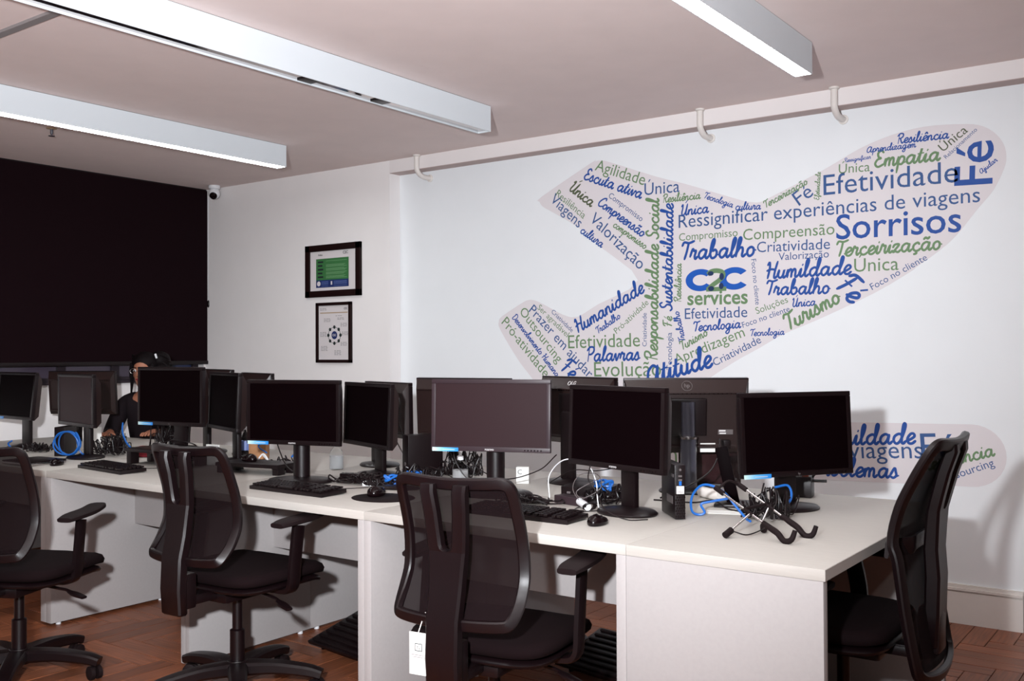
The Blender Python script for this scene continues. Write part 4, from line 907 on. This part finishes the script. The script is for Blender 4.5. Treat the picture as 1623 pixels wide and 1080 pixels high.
t = box_('cloth_bundle', 'dark red cloth bundle on the desk left of the monitor platform', 'cloth', -4.760, 3.150, R(30), (.11, .08, .06), 'red', bev=.025)
t = box_('paper_note', 'white notepad standing behind the platform monitor', 'paper', -4.380, 3.300, R(5), (.09, .012, .075), 'paper', bev=0)
t = box_('paper_note', 'white carton standing right of the platform monitor stand', 'box', -4.150, 3.120, R(5), (.09, .03, .07), 'paper', bev=0)
t = box_('cardboard_box', 'pale carton between the two leftmost monitors', 'box', -5.420, 3.230, R(0), (.12, .05, .13), 'paper', bev=0)

# folding laptop stand made of steel rods with rubber hooks
t = thing('laptop_stand', 'folding steel-rod laptop stand with black rubber hooks on the end desk', 'laptop stand', (0, 0, 0))
def rod(name, pts, r, m, par, smooth=0): return obj(name, G().sweep(pts, r, 10, smooth=smooth), m, par)
A0, A1 = Vector((-1.316, 2.909, .862)), Vector((-1.065, 2.786, .762))
B0, B1 = Vector((-1.270, 2.975, .872)), Vector((-1.048, 2.908, .762))
for a, b_ in ((A0, A1), (B0, B1)):
    arm = rod('arm', [a, a.lerp(b_, .5), b_], .0036, 'steel', t)
    d = (b_-a).normalized()
    lab(rod('sleeve', [a-d*.01, a+d*.030], .008, 'black_soft', arm), 'black joint sleeve')
    lab(rod('sleeve', [a.lerp(b_, .45), a.lerp(b_, .58)], .0052, 'black_soft', arm), 'black joint sleeve')
    lab(rod('rubber_hook', [b_-d*.075, b_-d*.04, b_-d*.01, b_+d*.018+Vector((0, 0, -.008)), b_+d*.035+Vector((.008, .004, .004)), b_+d*.038+Vector((.016, .008, .032))], [.008, .0095, .0095, .009, .0085, .007], 'black_soft', arm, 4), 'curved black rubber hook')
l = rod('leg', [A0.lerp(A1, .55), Vector((-1.205, 2.800, .775)), Vector((-1.222, 2.768, .752))], .0036, 'steel', t)
lab(rod('rubber_foot', [Vector((-1.215, 2.783, .762)), Vector((-1.222, 2.752, .750))], .0105, 'black_soft', l), 'black rubber foot')
l = rod('leg', [B0.lerp(B1, .5), Vector((-1.175, 2.930, .775)), Vector((-1.160, 2.900, .752))], .0036, 'steel', t)
lab(rod('rubber_foot', [Vector((-1.168, 2.918, .760)), Vector((-1.158, 2.895, .751))], .0105, 'black_soft', l), 'black rubber foot')
rod('brace', [A0.lerp(A1, .45), B0.lerp(B1, .45)], .0055, 'black_soft', t); rod('brace', [A0, A0.lerp(B0, .5)+Vector((0, 0, .02)), B0], .004, 'black_soft', t, 4)
rod('brace', [A0.lerp(A1, .55), Vector((-1.30, 3.12, .752))], .006, 'black_soft', t); rod('brace', [B0.lerp(B1, .55), Vector((-1.22, 3.12, .752))], .006, 'black_soft', t)
rod('tension_cord', [(-1.205, 2.775, .760), (-1.17, 2.80, .750), (-1.15, 2.88, .760), (-1.165, 2.90, .765)], .002, 'black', t, 6)
t = thing('dark_easel', 'slanted dark plastic wedge between the silver stand and the rightmost monitor', 'holder', (-1.480, 3.360, TZ), R(20))
obj('blade', G().box((0, 0, .105), (.045, .012, .215), bev=.003, rot=Matrix.Rotation(R(-12), 4, 'Y')), 'screen', t); obj('foot', G().box((.015, 0, .006), (.12, .14, .011), bev=.003), 'black', t)

# ---------------------------------------------------------------- cables
def cable(label, pts, r=.0028, m='black', name='cable', grp=None):
    o = obj(name, G().sweep(pts, r, 7, smooth=7), m); return tag(o, label, 'cable', grp)
z = TZ+.004
cable('blue network cable looping up over the end desk beside the laptop stand', [(-1.27, 3.06, z), (-1.296, 3.09, z+.002), (-1.34, 3.1, .785), (-1.373, 3.1, .821), (-1.419, 3.1, .843), (-1.46, 3.1, .842), (-1.491, 3.1, .812), (-1.496, 3.09, .780), (-1.485, 3.08, .752), (-1.461, 3.08, z+.001), (-1.445, 3.09, .753), (-1.463, 3.1, .777), (-1.431, 3.11, .788), (-1.373, 3.12, .802)], .0042, 'blue')
cable('short blue cable curling behind the laptop stand', [(-1.24, 3.22, z), (-1.20, 3.24, .80), (-1.22, 3.27, .84), (-1.27, 3.28, .83)], .0042, 'blue')
pts = []
for k in range(34):
    a = k*math.pi/5.2; pts.append((-5.030+.062*math.cos(a)+.0008*k, 2.850+.012*math.sin(a*1.3)+.03*math.cos(a), .825+.062*math.sin(a)))
cable('coil of bright blue network cable hanging below the narrow-looking monitor', pts+[(-4.98, 2.90, .78), (-4.93, 2.93, z)], .0042, 'blue', 'cable_coil')
cable('blue cable hanging in a curve left of the platform monitor', [(-4.835, 3.060, .93), (-4.83, 3.055, .88), (-4.79, 3.05, .83), (-4.73, 3.04, .80)], .0045, 'blue')
cable('blue cable end at the left edge of the picture', [(-5.72, 2.92, z), (-5.74, 2.90, .78), (-5.70, 2.90, .80)], .005, 'blue')
cable('blue cable running from behind the platform monitor', [(-3.98, 3.33, .79), (-4.02, 3.31, .83), (-3.92, 3.37, .86), (-3.82, 3.42, .86)], .004, 'blue')
cable('crossed blue cable knot left of the round stand column', [(-3.44, 3.02, .83), (-3.40, 3.03, .86), (-3.42, 3.03, .83), (-3.40, 3.02, .81), (-3.37, 3.03, .845), (-3.43, 3.03, .84)], .0045, 'blue')
for lb, (x, y) in (('blue cable clump beside the white plug block', (-2.83, 3.03)), ('blue cable clump under the turned-away monitor', (-2.84, 3.18)), ('blue cable clump under the mouse-side monitor', (-1.86, 3.12))):
    cable(lb, [(x+.028*math.cos(k*1.1), y+.02*math.sin(k*1.3), TZ+.012+.035*abs(math.sin(k*.9))+(.04 if 'mouse' in lb else 0)) for k in range(12)], .005, 'blue', grp=None)
cable('white cable arching over the adapter behind the half-hidden keyboard', [(-2.10, 3.12, z), (-2.10, 3.12, .83), (-2.02, 3.10, .895), (-1.90, 3.06, .895), (-1.84, 3.03, .84), (-1.82, 3.01, .775), (-1.81, 3.00, z+.004)], .0022, 'white')
cable('thin black cable hanging in front of the mouse-side monitor stand', [(-1.80, 2.93, .905), (-1.79, 2.90, .86), (-1.75, 2.89, .82), (-1.70, 2.86, .77), (-1.62, 2.86, z), (-1.56, 2.90, z)], .0022)
cable('black video cable dropping from the large rear-facing monitor', [(-1.60, 3.56, .96), (-1.58, 3.50, .90), (-1.60, 3.46, .84), (-1.66, 3.40, .79), (-1.75, 3.35, z)], .0035)
cable('black cable across the end desk behind the silver stand', [(-1.75, 3.30, z), (-1.60, 3.32, z), (-1.50, 3.28, .765), (-1.44, 3.26, z), (-1.36, 3.22, z)], .003)
cable('black cable hanging down the back of the clear-bottle monitor', [(-3.24, 3.50, 1.09), (-3.20, 3.48, 1.07), (-3.19, 3.46, .98), (-3.16, 3.46, .90), (-3.13, 3.45, .80), (-3.08, 3.40, z)], .003)
cable('grey-white cable curling up behind the clear-bottle monitor', [(-3.26, 3.50, 1.04), (-3.22, 3.47, 1.0), (-3.22, 3.45, .93), (-3.17, 3.44, .86), (-3.10, 3.42, .80)], .003, 'label_grey')
cable('pair of white wires draped left of the second-keyboard monitor', [(-3.92, 3.20, z), (-3.88, 3.22, .80), (-3.84, 3.22, .77), (-3.90, 3.24, .79)], .004, 'white')
cable('black cable looped across the pale carton by the leftmost monitors', [(-5.30, 3.06, .95), (-5.28, 3.06, .88), (-5.33, 3.05, .84), (-5.42, 3.04, .80), (-5.45, 3.04, z)], .003)
cable('black cable trailing along the floor under the end of the near row', [(-1.48, 2.95, .06), (-1.62, 3.02, .05), (-1.80, 3.05, .03), (-1.95, 3.08, .012)], .006)
cable('thin black cable beside the wide monitor stand dropping to the desk', [(-3.52, 3.0, .90), (-3.47, 2.98, .85), (-3.42, 2.97, .80), (-3.33, 2.96, .765), (-3.25, 3.02, z)], .003)
cable('thin grey cable looped above the white tube', [(-1.86, 2.99, z), (-1.93, 3.02, .80), (-1.92, 3.05, .85), (-1.84, 3.04, .86), (-1.80, 3.0, .82), (-1.86, 2.98, .78), (-1.90, 3.0, .80), (-1.82, 3.03, .85)], .0016, 'label_grey')
cable('thin black cable running from the half-hidden keyboard to the adapter', [(-1.86, 2.82, z), (-1.85, 2.88, z), (-1.88, 2.96, z), (-1.90, 3.04, z)], .0018)
cable('black cord stretched over the desk beneath the white cable arch', [(-2.12, 3.16, .80), (-2.02, 3.16, .85), (-1.90, 3.12, .86), (-1.80, 3.08, .88), (-1.74, 3.05, .90)], .002)
cable('thin black cable behind the stem of the grey-screened monitor', [(-2.52, 3.10, .92), (-2.46, 3.12, .84), (-2.36, 3.18, .79), (-2.22, 3.22, .83), (-2.12, 3.20, .90)], .0022)
cable('black cable hanging left of the grey-screened monitor stem', [(-2.62, 3.18, .93), (-2.60, 3.16, .86), (-2.55, 3.18, .78), (-2.48, 3.24, z)], .0025)
cable('thin black cable curling in front of the platform monitor stem', [(-4.30, 2.93, .90), (-4.28, 2.92, .86), (-4.20, 2.93, .875), (-4.12, 2.98, .86), (-4.12, 3.02, .832)], .003)
def tangle(label, cx, cy, sx, sy, h, n, seed, r=.0026, m='black'):
    q = random.Random(seed); g = G()
    for k in range(n):
        a0 = q.uniform(0, 6.28); x0 = q.uniform(-.6, .6)*sx; y0 = q.uniform(-.6, .6)*sy; rr = q.uniform(.25, .8); P = []
        for j in range(12):
            a = a0+j*q.uniform(.45, .75); P.append((cx+x0+sx*.5*rr*math.cos(a)+q.uniform(-.01, .01), cy+y0+sy*.6*rr*math.sin(a), TZ+.004+h*abs(math.sin(j*.8+a0))*q.uniform(.2, 1)*(1-.5*abs(x0/sx))))
        g.sweep(P, r*q.uniform(.8, 1.3), 6, smooth=4)
    o = obj('cable_tangle', g, m); tag(o, label, 'cables'); o['kind'] = 'stuff'; return o
tangle('tangle of black cables between the wide monitor and the mouse pad', -2.98, 3.03, .22, .10, .05, 22, 3)
tangle('tangle of black cables behind the half-hidden keyboard', -2.12, 2.98, .15, .06, .03, 14, 5)
tangle('tangle of black cables under the mouse-side monitor', -1.86, 3.14, .10, .09, .08, 12, 6)
tangle('tangle of cables under the turned-away monitor', -2.85, 3.20, .13, .09, .09, 16, 8)
tangle('tangle of black cables behind the laptop stand', -1.25, 3.17, .09, .09, .12, 14, 9)
tangle('tangle of black cables at the foot of the platform monitor', -4.45, 3.20, .22, .08, .06, 16, 10)
tangle('heap of black cables under the narrow-looking monitor', -5.0, 3.10, .14, .10, .14, 20, 11)
tangle('heap of black cables beside the person on the far left desk', -4.86, 3.35, .10, .10, .22, 18, 12)
tangle('tangle of black cables beneath the leftmost monitor', -5.55, 2.98, .16, .08, .06, 14, 13)
tangle('tangle of black cables around the low platform', -3.62, 3.16, .16, .08, .07, 12, 14)
tangle('tangle of dark cables below the half-hidden rear-facing monitor', -2.78, 3.42, .14, .08, .16, 14, 15)

# ---------------------------------------------------------------- footrests
def footrest(x, y, rz, label):
    t = thing('footrest', label, 'footrest', (x, y, 0), rz); rt = Matrix.Translation((0, 0, .075)) @ Matrix.Rotation(R(16), 4, 'X')
    p = obj('platform', G().box((0, 0, 0), (.42, .30, .016), bev=.006).xf(rt), 'black', t)
    for k in range(8): obj('ridge', G().box((0, -.13+.037*k, .011), (.38, .012, .006), bev=.002).xf(rt), 'black_soft', p)
    for s in (-1, 1): obj('leg', G().prism([(-.10, 0), (.12, 0), (.12, .085), (.09, .085), (-.10, .03)], lambda u, v, w_: (s*.17+w_, u, v), .012), 'black', t)
footrest(-3.05, 3.08, R(-8), 'black ribbed footrest on the floor under the desk behind the second chair')
footrest(-2.00, 3.45, R(-10), 'black ribbed footrest under the desk right of the middle chair')

# ---------------------------------------------------------------- person at the far left desk
def skin_mesh(name, chains, m, parent, sub=2):
    """one continuous skinned surface from joint chains: {name:(co, radius)}, edges"""
    nodes, edges = chains; names = list(nodes); me = bpy.data.meshes.new(name)
    me.from_pydata([nodes[k][0] for k in names], [(names.index(a), names.index(b)) for a, b in edges], [])
    o = bpy.data.objects.new(name, me); col.objects.link(o); md = o.modifiers.new('s', 'SKIN'); md.use_smooth_shade = True
    for i, k in enumerate(names):
        r_ = nodes[k][1]; me.skin_vertices[0].data[i].radius = r_ if isinstance(r_, tuple) else (r_, r_)
    me.skin_vertices[0].data[0].use_root = True
    sb = o.modifiers.new('u', 'SUBSURF'); sb.levels = sub
    bpy.context.view_layer.update(); me2 = bpy.data.meshes.new_from_object(o.evaluated_get(bpy.context.evaluated_depsgraph_get()))
    bpy.data.objects.remove(o); me2.name = name; me2.materials.clear(); me2.materials.append(M[m])
    for p in me2.polygons: p.use_smooth = True
    return link(name, me2, parent)
pr = thing('person', 'seated person with tied-up dark hair and glasses behind the monitors at the left', 'person', (-6.07, 4.03, 0), R(34))
# local frame: faces -Y
N = {'pelvis': ((0, .10, .52), (.14, .11)), 'waist': ((0, .07, .68), (.12, .095)), 'chest': ((0, .03, .86), (.145, .10)), 'collar': ((0, .0, .985), (.085, .065)), 'neck': ((0, -.035, 1.045), .048), 'nape': ((0, -.05, 1.09), .048)}
Ed = [('pelvis', 'waist'), ('waist', 'chest'), ('chest', 'collar'), ('collar', 'neck'), ('neck', 'nape')]
for s, n in ((-1, 'r'), (1, 'l')):
    N.update({n+'sh': ((s*.165, .01, .955), .056), n+'el': ((s*.245, -.05, .74), .042), n+'wr': ((s*.15, -.25, .775), .026), n+'palm': ((s*.135, -.30, .772), (.030, .016)),
              n+'hip': ((s*.09, .02, .50), .082), n+'kn': ((s*.11, -.34, .50), .058), n+'an': ((s*.11, -.36, .09), .036), n+'toe': ((s*.115, -.50, .035), .032)})
    Ed += [('collar', n+'sh'), (n+'sh', n+'el'), (n+'el', n+'wr'), (n+'wr', n+'palm'), ('pelvis', n+'hip'), (n+'hip', n+'kn'), (n+'kn', n+'an'), (n+'an', n+'toe')]
    for k, (dx, ln) in enumerate(((-.024, .060), (-.008, .070), (.008, .066), (.023, .052))):
        bx = s*.135+dx; a, b_, c_ = n+'f%da' % k, n+'f%db' % k, n+'f%dc' % k
        N[a] = ((bx, -.325, .774), .0095); N[b_] = ((bx*1.0, -.325-ln*.6, .776), .0082); N[c_] = ((bx, -.325-ln, .762), .0068)
        Ed += [(n+'palm', a), (a, b_), (b_, c_)]
    N[n+'t1'] = ((s*.135-s*.034, -.300, .768), .010); N[n+'t2'] = ((s*.135-s*.050, -.330, .762), .008); Ed += [(n+'palm', n+'t1'), (n+'t1', n+'t2')]
N['jaw'] = ((0, -.085, 1.115), (.050, .055)); N['face'] = ((0, -.080, 1.175), (.066, .078)); N['crown'] = ((0, -.060, 1.235), (.066, .078)); N['top'] = ((0, -.05, 1.270), (.040, .045))
Ed += [('nape', 'jaw'), ('jaw', 'face'), ('face', 'crown'), ('crown', 'top')]
body = skin_mesh('body', (N, Ed), 'skin', pr)
g = G().ball((0, -.155, 1.165), (.012, .018, .020), 10, 8).ball((0, -.160, 1.155), (.015, .012, .009), 10, 6)
obj('nose', g, 'skin', body); obj('mouth', G().ball((0, -.147, 1.126), (.024, .008, .007), 12, 6), 'red', body)
for s in (-1, 1):
    e = obj('eye', G().ball((s*.030, -.141, 1.186), (.012, .008, .006), 10, 6), 'white', body); obj('iris', G().ball((s*.030, -.148, 1.185), (.005, .002, .005), 8, 5), 'black_gloss', e)
    obj('ear', G().ball((s*.070, -.065, 1.170), (.010, .017, .028), 10, 8), 'skin', body)
    obj('eyebrow', G().sweep([(s*.014, -.150, 1.204), (s*.032, -.149, 1.209), (s*.048, -.138, 1.203)], .003, 6), 'hair', body)
gl = obj('glasses', G().sweep([(-.034+.021*math.cos(k*.45), -.160, 1.183+.017*math.sin(k*.45)) for k in range(14)], .0016, 6, closed=True).sweep([(.034+.021*math.cos(k*.45), -.160, 1.183+.017*math.sin(k*.45)) for k in range(14)], .0016, 6, closed=True).sweep([(-.013, -.161, 1.186), (.013, -.161, 1.186)], .0016, 6).sweep([(-.056, -.158, 1.187), (-.074, -.07, 1.184)], .0016, 6).sweep([(.056, -.158, 1.187), (.074, -.07, 1.184)], .0016, 6), 'steel', pr)
g = G(); q = random.Random(4)
g.ball((0, -.035, 1.235), (.088, .095, .082), 24, 14).ball((.0, .035, 1.17), (.080, .055, .10), 20, 12).ball((.075, .02, 1.255), (.075, .075, .065), 18, 12)
for k in range(46):
    a = q.uniform(-.4, 3.5); st = Vector((.085*math.cos(a), -.02+.06*math.sin(a), 1.24+q.uniform(-.05, .06))); d = Vector((math.cos(a)*.05+.03, .02+.03*math.sin(a), q.uniform(-.10, .02)))
    g.sweep([st, st+d*.6+Vector((0, 0, .01)), st+d], [.012, .010, .004], 6, smooth=2)
for s in (-1, 1): g.sweep([(s*.066, -.10, 1.235), (s*.078, -.085, 1.17), (s*.080, -.07, 1.10), (s*.088, -.06, 1.03)], [.014, .014, .011, .006], 8, smooth=3)
h = obj('hair', g, 'hair', pr); obj('hair_clip', G().box((.085, -.062, 1.285), (.012, .012, .034), bev=.003, rot=Matrix.Rotation(R(-18), 4, 'Y')), 'white', h)
J = {k: (v[0], tuple(x*1.13+.008 for x in (v[1] if isinstance(v[1], tuple) else (v[1], v[1])))) for k, v in N.items() if k in ('pelvis', 'waist', 'chest', 'collar', 'rsh', 'lsh', 'rel', 'lel')}
J['rcu'] = ((-.165, -.225, .770), (.036, .036)); J['lcu'] = ((.165, -.225, .770), (.036, .036))
jk = skin_mesh('jacket', (J, [('pelvis', 'waist'), ('waist', 'chest'), ('chest', 'collar'), ('collar', 'rsh'), ('collar', 'lsh'), ('rsh', 'rel'), ('lsh', 'lel'), ('rel', 'rcu'), ('lel', 'lcu')]), 'jacket', pr)
T = {k: (N[k][0], tuple(x*1.1+.006 for x in (N[k][1] if isinstance(N[k][1], tuple) else (N[k][1], N[k][1])))) for k in ('pelvis', 'rhip', 'lhip', 'rkn', 'lkn', 'ran', 'lan')}
skin_mesh('trousers', (T, [('pelvis', 'rhip'), ('pelvis', 'lhip'), ('rhip', 'rkn'), ('lhip', 'lkn'), ('rkn', 'ran'), ('lkn', 'lan')]), 'jacket', pr)
for s in (-1, 1): obj('shoe', G().sweep([(s*.11, -.33, .045), (s*.112, -.42, .045), (s*.115, -.53, .032)], [.042, .046, .030], 10, smooth=3), 'black', pr)
chair(-6.10, 4.08, R(180-34), 'black mesh office chair under the seated person', dz=-.04, bdz=-.03, arms=False)
